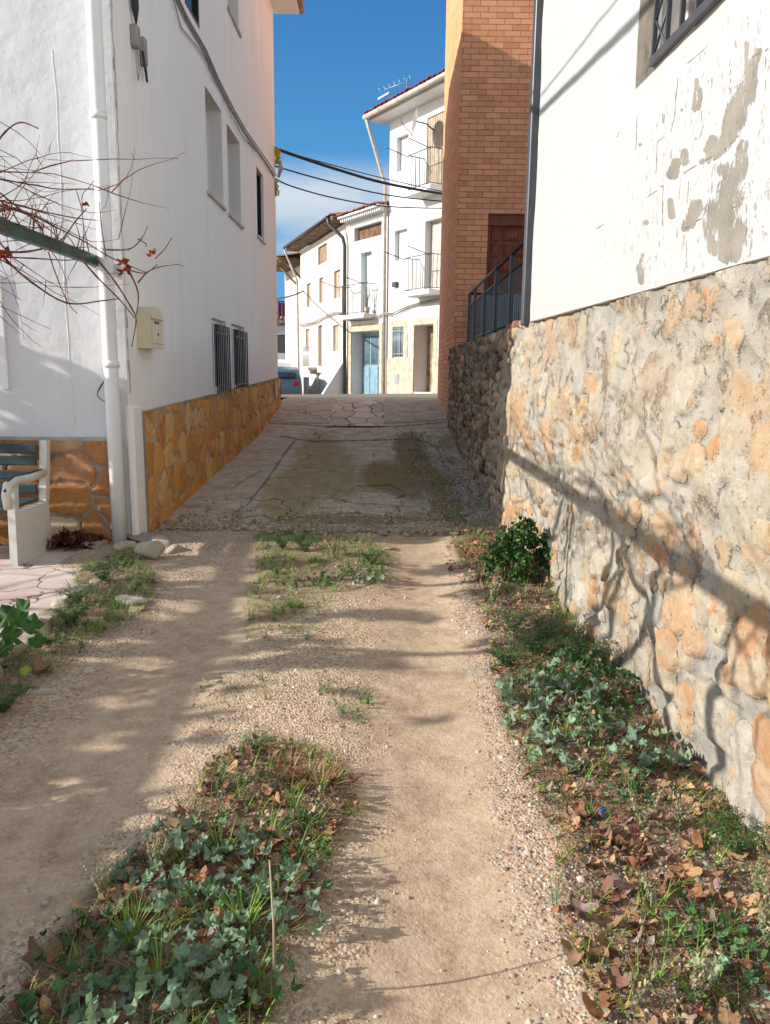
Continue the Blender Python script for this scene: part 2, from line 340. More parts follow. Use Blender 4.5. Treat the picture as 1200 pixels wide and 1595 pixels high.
def mk_plaster_peel():
    n=N('peeling_plaster'); w=n.noise(18,6,.7); w2=n.noise(5,5,.6); st=n.map(n.co,(3,3,.4))
    base=n.mix(n.math('MULTIPLY',n.ramp(n.noise(2,6,.6,st),(.5,0),(.75,1)),.16),(.395,.40,.395,1),(.32,.305,.28,1))
    base=n.mix(n.math('MULTIPLY',n.ramp(n.noise(2.2,7,.7),(.42,0),(.66,1)),.35),base,(.45,.425,.385,1))
    wp=n.math('ADD',n.math('MULTIPLY',n.noise(7,9,.8,n.map(n.co,(1,1.3,.6))),.6),n.math('MULTIPLY',n.noise(34,6,.8,n.map(n.co,(1,1.2,.6))),.4)); v=n.math('MULTIPLY',n.attr('peel'),n.math('ADD',.82,n.math('MULTIPLY',n.math('SUBTRACT',wp,.5),6.5))); f=n.ramp(v,(.40,0),(.48,1))
    g=n.ramp(w2,(.35,lin(116,110,101)),(.65,lin(140,133,121))); base=n.mix(f,base,g)
    ck=n.math('ADD',n.attr('crack'),n.math('MULTIPLY',n.math('SUBTRACT',w,.5),.9)); fc=n.ramp(ck,(.62,0),(.72,1)); base=n.mix(n.math('MULTIPLY',fc,.8),base,(.13,.11,.09,1))
    fl=n.math('MULTIPLY',n.attr('flake'),n.ramp(n.noise(30,5,.8,n.map(n.co,(1,1,.55))),(.57,0),(.62,1))); base=n.mix(n.math('MULTIPLY',fl,.75),base,lin(112,104,94))
    cem=n.attr('cement'); base=n.mix(cem,base,n.ramp(n.noise(9,5,.7),(.35,lin(84,78,70)),(.65,lin(118,110,100))))
    h=n.math('SUBTRACT',n.math('MULTIPLY',w2,.6),n.math('ADD',f,fc)); return n.out(base,.9,n.bump(n.noise(80,3),.2,.003,n.bump(h,.6,.008)),0,.2)
M['peel']=mk_plaster_peel()
def mk_dirt():
    n=N('sandy_dirt'); fine=n.noise(90,4,.7); mid=n.noise(9,5,.6); big=n.noise(1.6,4,.55)
    sand=n.ramp(n.math('ADD',n.math('MULTIPLY',mid,.6),n.math('MULTIPLY',fine,.4)),(.32,lin(152,129,103)),(.5,lin(186,163,135)),(.68,lin(202,182,155)))
    pv=n.n('ShaderNodeTexVoronoi'); pv.inputs['Scale'].default_value=82; n.set(pv.inputs['Vector'],n.co)
    sp=n.n('ShaderNodeSeparateColor'); n.t.links.new(pv.outputs[1],sp.inputs[0])
    grav=n.ramp(sp.outputs[0],(.0,lin(124,106,88)),(.3,lin(172,152,128)),(.6,lin(204,186,162)),(.8,lin(180,154,124)),(.93,lin(184,148,116)),(1,lin(150,140,130)))
    sand=n.mix(n.math('MULTIPLY',n.ramp(n.noise(3.2,7,.72),(.48,0),(.64,1)),.45),sand,lin(134,106,80))
    sand=n.mix(n.math('MULTIPLY',n.ramp(n.noise(26,6,.8,n.map(n.co,(1,.5,1))),(.54,0),(.64,1)),.35),sand,lin(216,200,176))
    gm=n.math('ADD',n.attr('gravel'),n.math('MULTIPLY',n.math('SUBTRACT',n.noise(10,7,.78),.5),1.9)); gf=n.ramp(gm,(.25,.22),(.62,1)); gm2=n.ramp(gm,(.3,0),(.6,1))
    col=n.mix(n.math('MULTIPLY',gf,.85),sand,grav)
    soil=n.attr('soil'); col=n.mix(n.math('MULTIPLY',soil,.75),col,n.ramp(n.noise(25,5,.7),(.35,lin(70,50,38)),(.7,lin(128,98,74))))
    ms=n.math('ADD',n.attr('moss'),n.math('MULTIPLY',n.math('SUBTRACT',n.noise(20,6,.75),.5),1.0)); col=n.mix(n.math('MULTIPLY',n.ramp(ms,(.55,0),(.8,1)),.6),col,n.ramp(n.noise(60,3),(.3,lin(82,84,34)),(.7,lin(128,126,60))))
    d=n.ramp(pv.outputs[0],(.0,1),(.6,0)); h=n.math('ADD',n.math('MULTIPLY',d,n.math('ADD',n.math('MULTIPLY',gm2,.6),.03)),n.math('MULTIPLY',fine,.4))
    spk=n.ramp(n.noise(150,3,.8),(.60,0),(.68,1)); col=n.mix(n.math('MULTIPLY',spk,.45),col,lin(96,78,62)); spk2=n.ramp(n.noise(120,3,.8,n.map(n.co,(1,1,1),(7,3,1))),(.62,0),(.70,1)); col=n.mix(n.math('MULTIPLY',spk2,.6),col,lin(226,214,196))
    return n.out(col,.95,n.bump(h,.9,.010,n.bump(mid,.5,.02)),0,.12)
M['dirt']=mk_dirt()
def mk_concrete(name='old_concrete',a=lin(112,98,82),b=lin(158,142,122)):
    n=N(name); mid=n.noise(5,6,.65); fine=n.noise(70,4,.7)
    c=n.ramp(mid,(.32,a),(.62,b)); c=n.mix(n.math('MULTIPLY',n.ramp(n.noise(38,4,.8),(.52,0),(.62,1)),.35),c,lin(226,214,196))
    c=n.mix(n.math('MULTIPLY',n.ramp(n.noise(45,5,.85,n.map(n.co,(1,1,1),(5,5,5))),(.53,0),(.62,1)),.65),c,lin(88,74,58))
    dirt=n.attr('soil'); c=n.mix(n.math('MULTIPLY',n.ramp(n.math('ADD',dirt,n.math('MULTIPLY',n.math('SUBTRACT',n.noise(14,6,.75),.5),1.3)),(.45,0),(.7,1)),.8),c,n.ramp(n.noise(50,4,.8),(.3,lin(92,72,54)),(.65,lin(158,132,102))))
    pale=n.attr('pale'); c=n.mix(n.math('MULTIPLY',pale,.6),c,lin(186,174,156))
    ms=n.math('ADD',n.attr('moss'),n.math('MULTIPLY',n.math('SUBTRACT',n.noise(13,8,.8),.5),1.9)); c=n.mix(n.math('MULTIPLY',n.math('MULTIPLY',n.ramp(ms,(.45,0),(.72,1)),n.ramp(n.noise(55,5,.85),(.40,.25),(.56,1))),.85),c,n.ramp(n.noise(40,4,.8),(.3,lin(98,90,34)),(.7,lin(166,146,72))))
    w=n.noise(9,5,.7); ck=n.math('ADD',n.attr('crack'),n.math('MULTIPLY',n.math('SUBTRACT',n.noise(22,7,.8),.5),2.2)); fc=n.ramp(ck,(.62,0),(.85,1))
    net=n.vor(.9,'DISTANCE_TO_EDGE',n.vadd(n.co,n.noisec(2.2,5),.5)); nf=n.math('MULTIPLY',n.ramp(net,(.004,1),(.012,0)),n.ramp(n.noise(1.3,3),(.48,0),(.6,1)))
    c=n.mix(n.math('MULTIPLY',nf,.75),c,(.05,.04,.03,1))
    c=n.mix(n.math('MULTIPLY',fc,.62),c,(.06,.05,.035,1))
    h=n.math('SUBTRACT',n.math('ADD',n.math('MULTIPLY',fine,.35),n.math('MULTIPLY',mid,.5)),n.math('MULTIPLY',fc,1.2))
    return n.out(c,.9,n.bump(h,.7,.015),0,.2)
M['concrete']=mk_concrete('old_concrete',lin(164,146,122),lin(212,196,170))
M['asphalt']=mk_concrete('worn_asphalt',lin(104,94,84),lin(138,126,112))
def mk_flag():
    n=N('paving_flags'); vec=n.vadd(n.map(n.co,(2.2,1.5,1)),n.noisec(3),.35); e=n.vor(1.5,'DISTANCE_TO_EDGE',vec); idc=n.vor(1.5,'F1',vec,1)
    sp=n.n('ShaderNodeSeparateColor'); n.t.links.new(idc,sp.inputs[0])
    c=n.ramp(sp.outputs[0],(0,lin(206,184,160)),(.5,lin(224,204,178)),(1,lin(236,220,198))); c=n.mix(n.math('MULTIPLY',n.noise(20,5,.7),.4),c,lin(176,152,128))
    f=n.ramp(e,(.012,0),(.035,1)); c=n.mix(f,lin(84,68,54),c); return n.out(c,.85,n.bump(n.noise(50,3),.3,.004,n.bump(f,.8,.015)))
M['flags']=mk_flag()
def mk_patio():
    n=N('pink_concrete'); c=n.ramp(n.noise(2.5,6,.6),(.35,lin(176,154,144)),(.65,lin(208,190,180))); c=n.mix(n.math('MULTIPLY',n.ramp(n.noise(30,5,.8),(.55,0),(.65,1)),.4),c,lin(130,116,104))
    l=n.vor(2.2,'DISTANCE_TO_EDGE',n.vadd(n.co,n.noisec(2.5),.4)); f=n.ramp(l,(.008,0),(.018,1)); c=n.mix(f,lin(110,92,80),c); return n.out(c,.85,n.bump(f,.5,.008,n.bump(n.noise(60,3),.3,.004)))
M['patio']=mk_patio()
def mk_doorwood():
    n=N('carved_wood'); c=n.ramp(n.noise(5,6,.7,n.map(n.co,(6,6,1))),(.3,lin(88,42,22)),(.6,lin(138,74,42)),(.8,lin(166,96,58))); return n.out(c,.5,n.bump(n.noise(60,3,.5,n.map(n.co,(6,6,1))),.3,.003),0,.4)
M['doorwood']=mk_doorwood()
# ---------------------------------------------------------------- the ground
def axis(segs):
    out=[]
    for a,b,st in segs: out+=list(np.arange(a,b,st))
    return np.array(out+[segs[-1][1]])
CENTRE=[(330,1185),(420,1150),(520,1180),(565,1250),(520,1320),(480,1420),(440,1500),(420,1600),(300,2300),(-500,2300),(-200,1800),(20,1560),(60,1480),(130,1400),(200,1330),(260,1280),(300,1230)]
RIGHT=[(700,830),(790,825),(900,935),(970,1050),(1070,1180),(1200,1330),(1500,1700),(1500,2300),(1150,2300),(930,1595),(860,1420),(870,1320),(800,1180),(770,1080),(760,1000),(730,910)]
LEFTV=[(120,892),(200,850),(250,900),(235,950),(150,1000),(70,1060),(0,1120),(-300,1400),(-500,1250),(0,1030),(80,965)]
MID=[(395,835),(470,822),(600,850),(620,905),(510,925),(400,985),(375,955),(400,900)]
def softpoly(px,py,poly,sp=14):
    s=np.zeros(np.shape(px)); K=[(0,0),(sp,0),(-sp,0),(0,sp),(0,-sp),(sp*.7,sp*.7),(-sp*.7,sp*.7),(sp*.7,-sp*.7),(-sp*.7,-sp*.7)]
    for dx,dy in K: s=s+inpoly(px+dx,py+dy,poly)
    return s/len(K)
xs=axis([(-120,-20,20),(-20,-5,1.5),(-5,-2.4,.1),(-2.4,1.5,.015),(1.5,5,.25),(5,20,1.5),(20,120,20)])
ys=axis([(-60,-5,5),(-5,1.2,.2),(1.2,4.2,.014),(4.2,7.4,.022),(7.4,20,.4),(20,60,1.5),(60,400,40)])
X,Y=np.meshgrid(xs,ys,indexing='ij'); Z=gz(X,Y)
far=np.clip((np.abs(X)-8)/30,0,1); px,py=proj(np.stack([X,Y,Z],-1))
front=(Y>.6)
cpoly=softpoly(px,py,CENTRE)*front; rpoly=softpoly(px,py,RIGHT)*front; lpoly=softpoly(px,py,LEFTV)*front; mpoly=softpoly(px,py,MID)*front
near=((Y>1)&(Y<7.5)&(X>-2.5)&(X<1.6))
# wheel tracks are lower and sandier; gravel lies on the crown and along the verges
def track(x,y,c0,c1,w): c=c0+(c1-c0)*(y-2)/4.5; return np.exp(-((x-c)/w)**2)
trk=np.maximum(track(X,Y,-1.25,-.72,.36),track(X,Y,.20,.30,.26))
grav=np.clip(.78-.85*trk+.9*fbm(X*2,Y*2,3)+.4*fbm(X*7,Y*7,4),0,1)
soil=np.clip(np.maximum.reduce([cpoly,rpoly*.9,lpoly*.8,mpoly*.7]),0,1)
moss=strokes(px,py,[[(480,935,40),(420,965,30)],[(520,900,50)],[(420,880,30)],[(400,1070,20),(330,1090,22)],[(330,1400,50),(180,1330,30)],[(560,1080,20),(530,1110,20)]],.8)*.55
Z=Z-.03*trk*near+near*(.02*fbm(X*1.3,Y*1.3,5)+.012*fbm(X*9,Y*9,8)*(.4+grav)+.006*fbm(X*38,Y*38,9)*(.3+grav)+.03*soil*(.5+fbm(X*8,Y*8,11)))
Z=np.where(Y>7.1,Z-.12,Z)
Z=np.where((X<-2.5)&(Y>1),Z-.10,Z); Z=np.where(X>1.6,Z-.3,Z)
Vg=np.stack([X,Y,Z],-1).reshape(-1,3)
g=npmesh('ground',Vg,gridfaces(len(xs),len(ys)),[M['dirt']],attrs=dict(gravel=grav,soil=soil,moss=moss)); tag(g,kind='structure')
def groundz(x,y):
    """height of the built dirt surface"""
    i=np.clip(np.searchsorted(xs,x)-1,0,len(xs)-2); j=np.clip(np.searchsorted(ys,y)-1,0,len(ys)-2)
    fx=(x-xs[i])/(xs[i+1]-xs[i]); fy=(y-ys[j])/(ys[j+1]-ys[j])
    return (Z[i,j]*(1-fx)+Z[i+1,j]*fx)*(1-fy)+(Z[i,j+1]*(1-fx)+Z[i+1,j+1]*fx)*fy
# concrete ramp going up between the houses
def Z7(pts,r): return [(360+x/2.609,580+y/2.609,r) for x,y in pts]
xs2=axis([(-2.12,1.25,.022)]); ys2=axis([(6.35,10,.022),(10,15.6,.035),(15.6,17.2,.2)])
X2,Y2=np.meshgrid(xs2,ys2,indexing='ij'); Zr=gz(X2,Y2)+.012; qx,qy=proj(np.stack([X2,Y2,Zr],-1))
edge=6.66+.30*fbm(X2*1.8,Y2*0,21)+.12*fbm(X2*9,Y2*0,22)+.05*np.sin(X2*3); Zr=Zr-smooth(.0,.14,edge-Y2)*.14
cr=strokes(qx,qy,[Z7([(200,258),(330,280),(520,276),(740,270),(800,285),(850,305)],1.3),Z7([(262,272),(215,330),(150,430),(70,532)],1.8),Z7([(70,532),(30,560),(0,640)],1.2),
  Z7([(0,600),(120,575),(200,600),(340,580),(470,570),(640,580),(760,600),(900,590)],1.3),Z7([(500,460),(640,455),(700,480)],1),Z7([(0,470),(60,430),(120,400)],1),Z7([(400,640),(390,560)],1),Z7([(640,640),(655,580)],1),Z7([(580,320),(590,440)],.7),
  Z7([(120,205),(300,212),(400,222),(620,220),(760,212),(880,200)],1.0),Z7([(120,195),(300,205),(390,205)],.8),Z7([(620,205),(760,200),(880,190)],.8),Z7([(840,300),(860,360),(900,440),(940,520),(930,600)],1.5),Z7([(170,196),(172,208)],.8),Z7([(250,200),(256,212)],.8),Z7([(660,205),(664,220)],.8),Z7([(720,203),(724,217)],.8),Z7([(800,196),(806,212)],.8)],.5)
mo=strokes(qx,qy,[Z7([(370,350)],50),Z7([(320,440),(220,520)],45),Z7([(420,420)],50),Z7([(560,430),(700,400)],26),Z7([(880,285)],16),Z7([(800,420),(860,480)],16),Z7([(720,585),(860,590)],9),Z7([(340,600)],12),Z7([(30,580),(0,640)],10)],.7)
mo[...]*=np.where(mo>0,.85,0)
so_=strokes(qx,qy,[Z7([(720,300),(760,400),(840,470),(900,560)],24),Z7([(600,420),(720,460)],25),Z7([(200,600),(700,600)],7)],.7)
so_=np.maximum(so_,smooth(7.2,6.5,Y2)*.7)
pl=strokes(qx,qy,[Z7([(230,290),(150,400),(60,520)],9),Z7([(120,205),(880,205)],2.6),Z7([(880,350),(920,420),(960,520),(1000,600)],12),Z7([(30,600),(120,610)],10),Z7([(330,655),(780,655)],3)],.5)
Zr=Zr-.012*smooth(.4,.9,cr)+.012*fbm(X2*4,Y2*4,31)+.006*fbm(X2*14,Y2*14,33)+.02*so_*fbm(X2*9,Y2*9,34)
rm=npmesh('concrete_ramp',np.stack([X2,Y2,Zr],-1).reshape(-1,3),gridfaces(len(xs2),len(ys2)),[M['concrete']],attrs=dict(crack=cr,moss=mo,soil=so_,pale=pl)); tag(rm,kind='structure')
# street across the top
xs3=axis([(-60,-8,4),(-8,6,.5),(6,40,4)]); ys3=axis([(17.15,40,.6),(40,120,8)]); X3,Y3=np.meshgrid(xs3,ys3,indexing='ij'); Z3=gz(X3,Y3)-.005
z0=np.zeros(X3.size); st=npmesh('street',np.stack([X3,Y3,Z3],-1).reshape(-1,3),gridfaces(len(xs3),len(ys3)),[M['asphalt']],attrs=dict(crack=z0,moss=z0,soil=z0,pale=z0)); tag(st,kind='structure')
# flag strip up the middle of the ramp crown
c=[atY(392+0*1,0,1) for _ in ()]
def gp(px_,py_,dz=0.012):
    """point of the ramp surface seen at a photo pixel"""
    r=ray(px_,py_); 
    for y in np.arange(6.3,30,.01):
        k=y/r[1]; p=CAM+r*k
        if p[2]<=gz(p[0],y)+dz: return p
    return p
a,b=gp(508,664),gp(598,664); xw0,xw1=a[0],b[0]; yv=np.arange(a[1],17.0,.15); vs=[];
xu=np.linspace(xw0,xw1,12)
VX,VY=np.meshgrid(xu,yv,indexing='ij'); npz=gz(VX,VY)+.020+.006
sf=npmesh('paving_strip',np.stack([VX+.0*(VY-a[1]),VY,npz],-1).reshape(-1,3),gridfaces(len(xu),len(yv)),[M['flags']]); tag(sf,kind='structure')
# patio at the left with its rough kerb
pa=MB(); pts=[(-2.22,6.18),(-1.98,5.35),(-1.97,4.6),(-1.89,4.0),(-1.93,3.3),(-2.1,1.5),(-2.1,-3),(-9,-3),(-9,6.18)]
n_=len(pts); pa.add([(x,y,.172) for x,y in pts]+[(x+.02,y,-.1) for x,y in pts],[tuple(range(n_))]+[(i,n_+i,n_+(i+1)%n_,(i+1)%n_) for i in range(n_)])
tag(pa.build('patio',M['patio']),kind='structure')
# ---------------------------------------------------------------- stone walls as displaced grids
def stone_field(Ug,Vg,su,sv,seed,fill=.8,rad=.55,rot=.3,pw=2.6,keep=1.0,warp=.02,flatk=1.5):
    """irregular stones on a jittered lattice: returns height 0..1 and per-stone random"""
    rs=np.random.default_rng(seed); H_=np.zeros(Ug.shape); Rn=np.full(Ug.shape,.2)
    wu=Ug+warp*fbm(Ug*9,Vg*9,seed+1)*4; wv=Vg+warp*fbm(Ug*9+40,Vg*9,seed+2)*4
    u0,u1,v0,v1=Ug.min(),Ug.max(),Vg.min(),Vg.max(); uu=Ug[:,0]
    row=0; v=v0
    while v<v1+sv:
        u=u0+rs.uniform(-su,0)
        while u<u1+su:
            wdt=su*rs.uniform(.6,1.5); hgt=sv*rs.uniform(.7,1.25); cu=u+wdt/2; cv=v+rs.uniform(-.25,.25)*sv; a_=rs.uniform(-rot,rot); rr=rs.random()
            if rs.random()<keep:
                i0,i1=np.searchsorted(uu,[cu-wdt*1.3,cu+wdt*1.3])
                if i1>i0:
                    du=wu[i0:i1]-cu; dv=wv[i0:i1]-cv; x=(du*math.cos(a_)+dv*math.sin(a_))/(wdt*rad); y=(-du*math.sin(a_)+dv*math.cos(a_))/(hgt*rad)
                    d=(np.abs(x)**pw+np.abs(y)**pw)**(1/pw); h=np.clip((1.22-d)*flatk,0,1)**.7*rs.uniform(.65,1)*fill
                    m=h>H_[i0:i1]; H_[i0:i1][m]=h[m]; Rn[i0:i1][m]=rr
            u+=wdt
        v+=sv*.92; row+=1
    return H_,Rn
def wall_grid(name,T,u0,u1,z0,z1,res,mat,fld,amp,lump,parent=None,flat=0,zfun=None,seed=0):
    nu=int((u1-u0)/res)+2; nv=int((z1-z0)/res)+2
    Ug,Vg_=np.meshgrid(np.linspace(u0,u1,nu),np.linspace(z0,z1,nv),indexing='ij')
    h,r=fld(Ug,Vg_); w=amp*h+lump*2*fbm(Ug*1.6,Vg_*1.6,seed+60,3)+.35*lump*2*fbm(Ug*7,Vg_*7,seed+70,3)
    if zfun is not None: Vz=zfun(Ug,Vg_)
    else: Vz=Vg_
    P=np.stack(T(Ug,w,Vz),-1) if False else None
    x,y,z=T(Ug,w,Vz); P=np.stack([x+0*Ug,y+0*Ug,z+0*Ug],-1).reshape(-1,3)
    return npmesh(name,P,gridfaces(nu,nv),[mat],parent,attrs=dict(sr=r,sm=np.clip(h,0,1)))
# lit wall below the right-hand house: u = Y, plane X = 1.35 - .042 Y
WALLTOP=1.97
Tlit=lambda u,w,z:(1.35-.042*u-w,u,z)
rw=thing('stone_wall','long cream and orange rubble stone wall smeared with mortar under white house','wall',(1.3,3,0))
def litfield(U,V):
    h1,r1=stone_field(U,V,.235,.17,5,fill=1,rad=.43,keep=.62,rot=.5,pw=2.8,warp=.032,flatk=3.0)
    h2,r2=stone_field(U,V,.13,.10,9,fill=.9,rad=.42,keep=.64,rot=.7,pw=2.5,warp=.026,flatk=3.0)
    m=h1>h2*.9; h=np.where(m,h1,h2); r_=np.where(m,r1,r2)
    sme=smooth(-.02,.14,fbm(U*1.7,V*2.2,71,4)+.10*smooth(1.2,1.9,V)); return h*(1-.50*sme),r_
ztop=lambda U,V: V+0*(V)+np.where(V>1.9,.02*fbm(U*5,V*0,91),0)
wall_grid('wall_face',Tlit,-2.5,7.0,-.15,WALLTOP,.0125,M['lit_stone'],litfield,.046,.050,rw,zfun=ztop)
c_=MB(); 
for k in range(24):   # rough cap of the free-standing stretch
    u=5.98+k*.045
c_.box((1.10,6.0,1.0),(1.5,7.0,1.955)); c_.build('wall_core',M['lit_stone'],rw)
capb=MB()
for k in range(5): u=6.12+k*.17; capb.bbox((1.04+.01*(k%2),u,1.955),(1.42,u+.155,2.0+.008*(k%3)),.01)
capb.build('brick_cap',simple('cap_brick',(.36,.17,.13,1),.85,0,.25,25,.5),rw)
dwl=thing('retaining_wall','dark weathered rubble stone wall carrying the iron railing in shade','wall',(1.2,10,0))
Tdk=lambda u,w,z:(1.10-w,u,z)
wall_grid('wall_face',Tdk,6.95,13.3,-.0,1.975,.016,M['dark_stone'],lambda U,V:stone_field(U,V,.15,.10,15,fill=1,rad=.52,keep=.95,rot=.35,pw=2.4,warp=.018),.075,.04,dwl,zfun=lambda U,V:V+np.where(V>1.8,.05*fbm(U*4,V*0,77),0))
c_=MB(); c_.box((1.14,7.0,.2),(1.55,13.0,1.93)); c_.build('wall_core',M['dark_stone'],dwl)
ptop=MB()
rr_=random.Random(3)
y=7.0
while y<12.9:
    l=rr_.uniform(.16,.34); ptop.bbox((1.06+rr_.uniform(-.02,.02),y,1.93),(1.5,y+l-.012,1.965+rr_.uniform(0,.03)),.015); y+=l
ptop.build('coping',simple('coping_stone',(.17,.135,.105,1),.9,0,.3,20,.7),dwl)
tr=MB(); tr.box((1.5,6.0,1.2),(9,13,1.93)); tag(tr.build('terrace',M['patio']),kind='structure')
# ---------------------------------------------------------------- wall builders with openings
def facade(mb,u0,u1,z0,z1,ops,mi=0):
    """ops: (u0,u1,z0,z1,depth) holes with reveals; mb.T maps (u,w,z)"""
    us=sorted(set([u0,u1]+[o[0] for o in ops]+[o[1] for o in ops])); zs=sorted(set([z0,z1]+[o[2] for o in ops]+[o[3] for o in ops]))
    for a,b in zip(us[:-1],us[1:]):
        for c,d in zip(zs[:-1],zs[1:]):
            mu_,mz=(a+b)/2,(c+d)/2
            if any(o[0]<mu_<o[1] and o[2]<mz<o[3] for o in ops): continue
            mb.add([(a,0,c),(b,0,c),(b,0,d),(a,0,d)],[(0,1,2,3)],mi)
    for a,b,c,d,e in ops:
        mb.add([(a,0,c),(b,0,c),(b,0,d),(a,0,d),(a,-e,c),(b,-e,c),(b,-e,d),(a,-e,d)],[(0,4,5,1),(1,5,6,2),(2,6,7,3),(3,7,4,0)],mi)
def grille(T,u0,u1,z0,z1,w,n,parent,mat,r=.008,cross=2,name='window_grille'):
    mb=MB(T)
    for i in range(n+1): u=u0+(u1-u0)*i/n; mb.tube([(u,w,z0),(u,w,z1)],r,5)
    for j in range(cross): z=z0+(z1-z0)*(.12+.76*j/max(cross-1,1)); mb.box((u0-.03,w-.004,z-.009),(u1+.03,w+.010,z+.009))
    return mb.build(name,mat,parent)
def window(T,u0,u1,z0,z1,depth,parent,pane,fr,mull=1,name='window',fw=.045):
    mb=MB(T)
    mb.box((u0,-depth,z0),(u0+fw,-depth+.05,z1)); mb.box((u1-fw,-depth,z0),(u1,-depth+.05,z1)); mb.box((u0+fw,-depth,z0),(u1-fw,-depth+.05,z0+fw)); mb.box((u0+fw,-depth,z1-fw),(u1-fw,-depth+.05,z1))
    if mull: c=(u0+u1)/2; mb.box((c-fw*.5,-depth,z0+fw),(c+fw*.5,-depth+.046,z1-fw))
    o=mb.build(name,fr,parent); p=MB(T); p.box((u0+.002,-depth-.03,z0+.002),(u1-.002,-depth+.015,z1-.002)); q=p.build('pane',pane,o,local=None); return o
def shutter(T,u0,u1,z0,z1,depth,parent,mat,name='shutter',n=0):
    mb=MB(T); mb.box((u0+.002,-depth-.03,z0+.002),(u1-.002,-depth,z1-.002)); n=n or max(2,int((u1-u0)/.11)); w=(u1-u0)/n
    for i in range(n): mb.box((u0+i*w+.008,-depth+.001,z0+.02),(u0+(i+1)*w-.008,-depth+.018,z1-.02))
    return mb.build(name,mat,parent)
def sill(T,u0,u1,z,parent,mat,out=.05):
    mb=MB(T); mb.bbox((u0-.05,-.1,z-.045),(u1+.05,out,z-.002),.006); return mb.build('sill',mat,parent)
def tile_roof(T,u0,u1,w0,z0,w1,z1,mat,parent,name='roof',per=.21,amp=.05,th=.06):
    """corrugated clay tiles: w0,z0 the eave, w1,z1 the ridge"""
    nu=int(abs(u1-u0)/per*6)+1; us=np.linspace(u0,u1,nu); rows=max(2,int(abs(w1-w0)/.38)+1); vs=[];fs=[]
    for s_ in (0,1):
        for k in range(rows+1):
            f=k/rows
            for u in us:
                ph=(u-u0)/per*2*math.pi; c=abs(math.sin(ph/2)); h=amp*c**.7+.012*math.sin(int((u-u0)/per)*2.4+k*1.7)*(k==0)
                vs.append(T(u,w0+(w1-w0)*f+(.02*math.sin(int((u-u0)/per)*5.1) if k==0 else 0),z0+(z1-z0)*f+h-(th*.35 if s_ else 0)+(0.0)))
    B=(rows+1)*nu
    for k in range(rows):
        for i in range(nu-1):
            a=k*nu+i; fs.append((a,a+1,a+1+nu,a+nu)); fs.append((B+a,B+a+nu,B+a+1+nu,B+a+1))
    for i in range(nu-1): fs.append((i,B+i,B+i+1,i+1))
    for k in range(rows): a=k*nu; fs.append((a,a+nu,B+a+nu,B+a)); a=k*nu+nu-1; fs.append((a,B+a,B+a+nu,a+nu))
    mb=MB(); mb.add(vs,fs,0,None,False); return mb.build(name,mat,parent)
def railing(T,u0,u1,z0,z1,w,n,parent,mat,side=None,name='balcony_railing',r=.007):
    mb=MB(T)
    mb.box((u0,w-.012,z1-.02),(u1,w+.012,z1)); mb.box((u0,w-.010,z0),(u1,w+.010,z0+.02))
    for i in range(n+1): u=u0+(u1-u0)*i/n; mb.tube([(u,w,z0),(u,w,z1)],r,4)
    if side:
        for uu in (u0,u1):
            mb.box((uu-.01,0,z1-.02),(uu+.01,w-.013,z1)); mb.box((uu-.008,0,z0),(uu+.008,w-.011,z0+.018))
            for k in range(1,4): mb.tube([(uu,w*k/4,z0),(uu,w*k/4,z1)],r,4)
    return mb.build(name,mat,parent)
# ---------------------------------------------------------------- LEFT HOUSE
XL=-2.06; YF=6.2; YB=14.82
lh=thing('house','tall white rendered house with orange stone plinth on the left of the lane','house',(-4,10,0))
Ts=lambda u,w,z:(XL+w,u,z)     # street side, u = Y
Tf=lambda u,w,z:(u,YF-w,z)     # front, u = X
ops_s=[(9.28,10.11,1.33,2.19,.12),(10.45,11.38,1.33,2.19,.12),(9.27,10.15,3.59,4.70,.24),(10.46,11.34,3.58,4.66,.24),(12.72,13.38,3.68,4.71,.09),(10.70,11.46,6.09,7.2,.24),(8.48,9.1,5.19,6.3,.05)]
ops_f=[(-4.1,-3.06,1.45,2.28,.10)]
mb=MB(Ts); facade(mb,YF,YB,0,8.0,ops_s); fw_=MB(Tf); facade(fw_,-9,XL,-.2,8.0,[(a,b,c,d,e) for a,b,c,d,e in ops_f]); fw_.build('front_wall_dimmed',M['front_wall_dimmed'],lh)
mb.T=None; mb.add([(-9,YB,0),(XL,YB,0),(XL,YB,8),(-9,YB,8)],[(0,3,2,1)]); mb.add([(-9,YF,-.2),(-9,YB,0),(-9,YB,8),(-9,YF,8)],[(0,1,2,3)])
mb.box((-9,YB+.003,0),(-2.75,16.5,7.6))  # unseen rear wing, added to keep the top of the ramp shaded
mb.build('wall',M['white_wall'],lh)
for i,(a,b,c,d,e) in enumerate(ops_s):
    dark=(i in(4,6)); window(Ts,a,b,c,d,e,lh,M['glass'],M['dark_metal'] if dark else M['pipe_white'],1 if not dark else 0)
    if i!=6: sill(Ts,a,b,c,lh,M['shutter_pale'] if i>1 else M['pipe_white'],.035)
for (a,b,c,d,e) in ops_s[:2]: grille(Ts,a+.04,b-.03,c-.03,d-.07,.045,7,lh,M['dark_metal'],.0085)
window(Tf,-4.1,-3.06,1.45,2.28,.1,lh,M['glass'],M['pipe_white'])
fmb=MB(Tf); fmb.bbox((-3.06,-.02,1.42),(-3.0,.02,2.3),.004); fmb.build('window_trim',M['pipe_white'],lh)
rf=tile_roof(lambda u,w,z:(w,u,z),YF-.35,YB+.25,-1.55,7.93,-6,9.6,M['tile'],lh,th=.05)
tile_roof(lambda u,w,z:(w,u,z),YF-.35,YB+.25,-9.5,8.2,-6.0,9.6,M['tile'],lh)
ev=MB(); ev.box((-9.2,YF-.3,7.80),(-1.62,YB+.2,7.90)); ev.build('eave',M['white_wall'],lh)
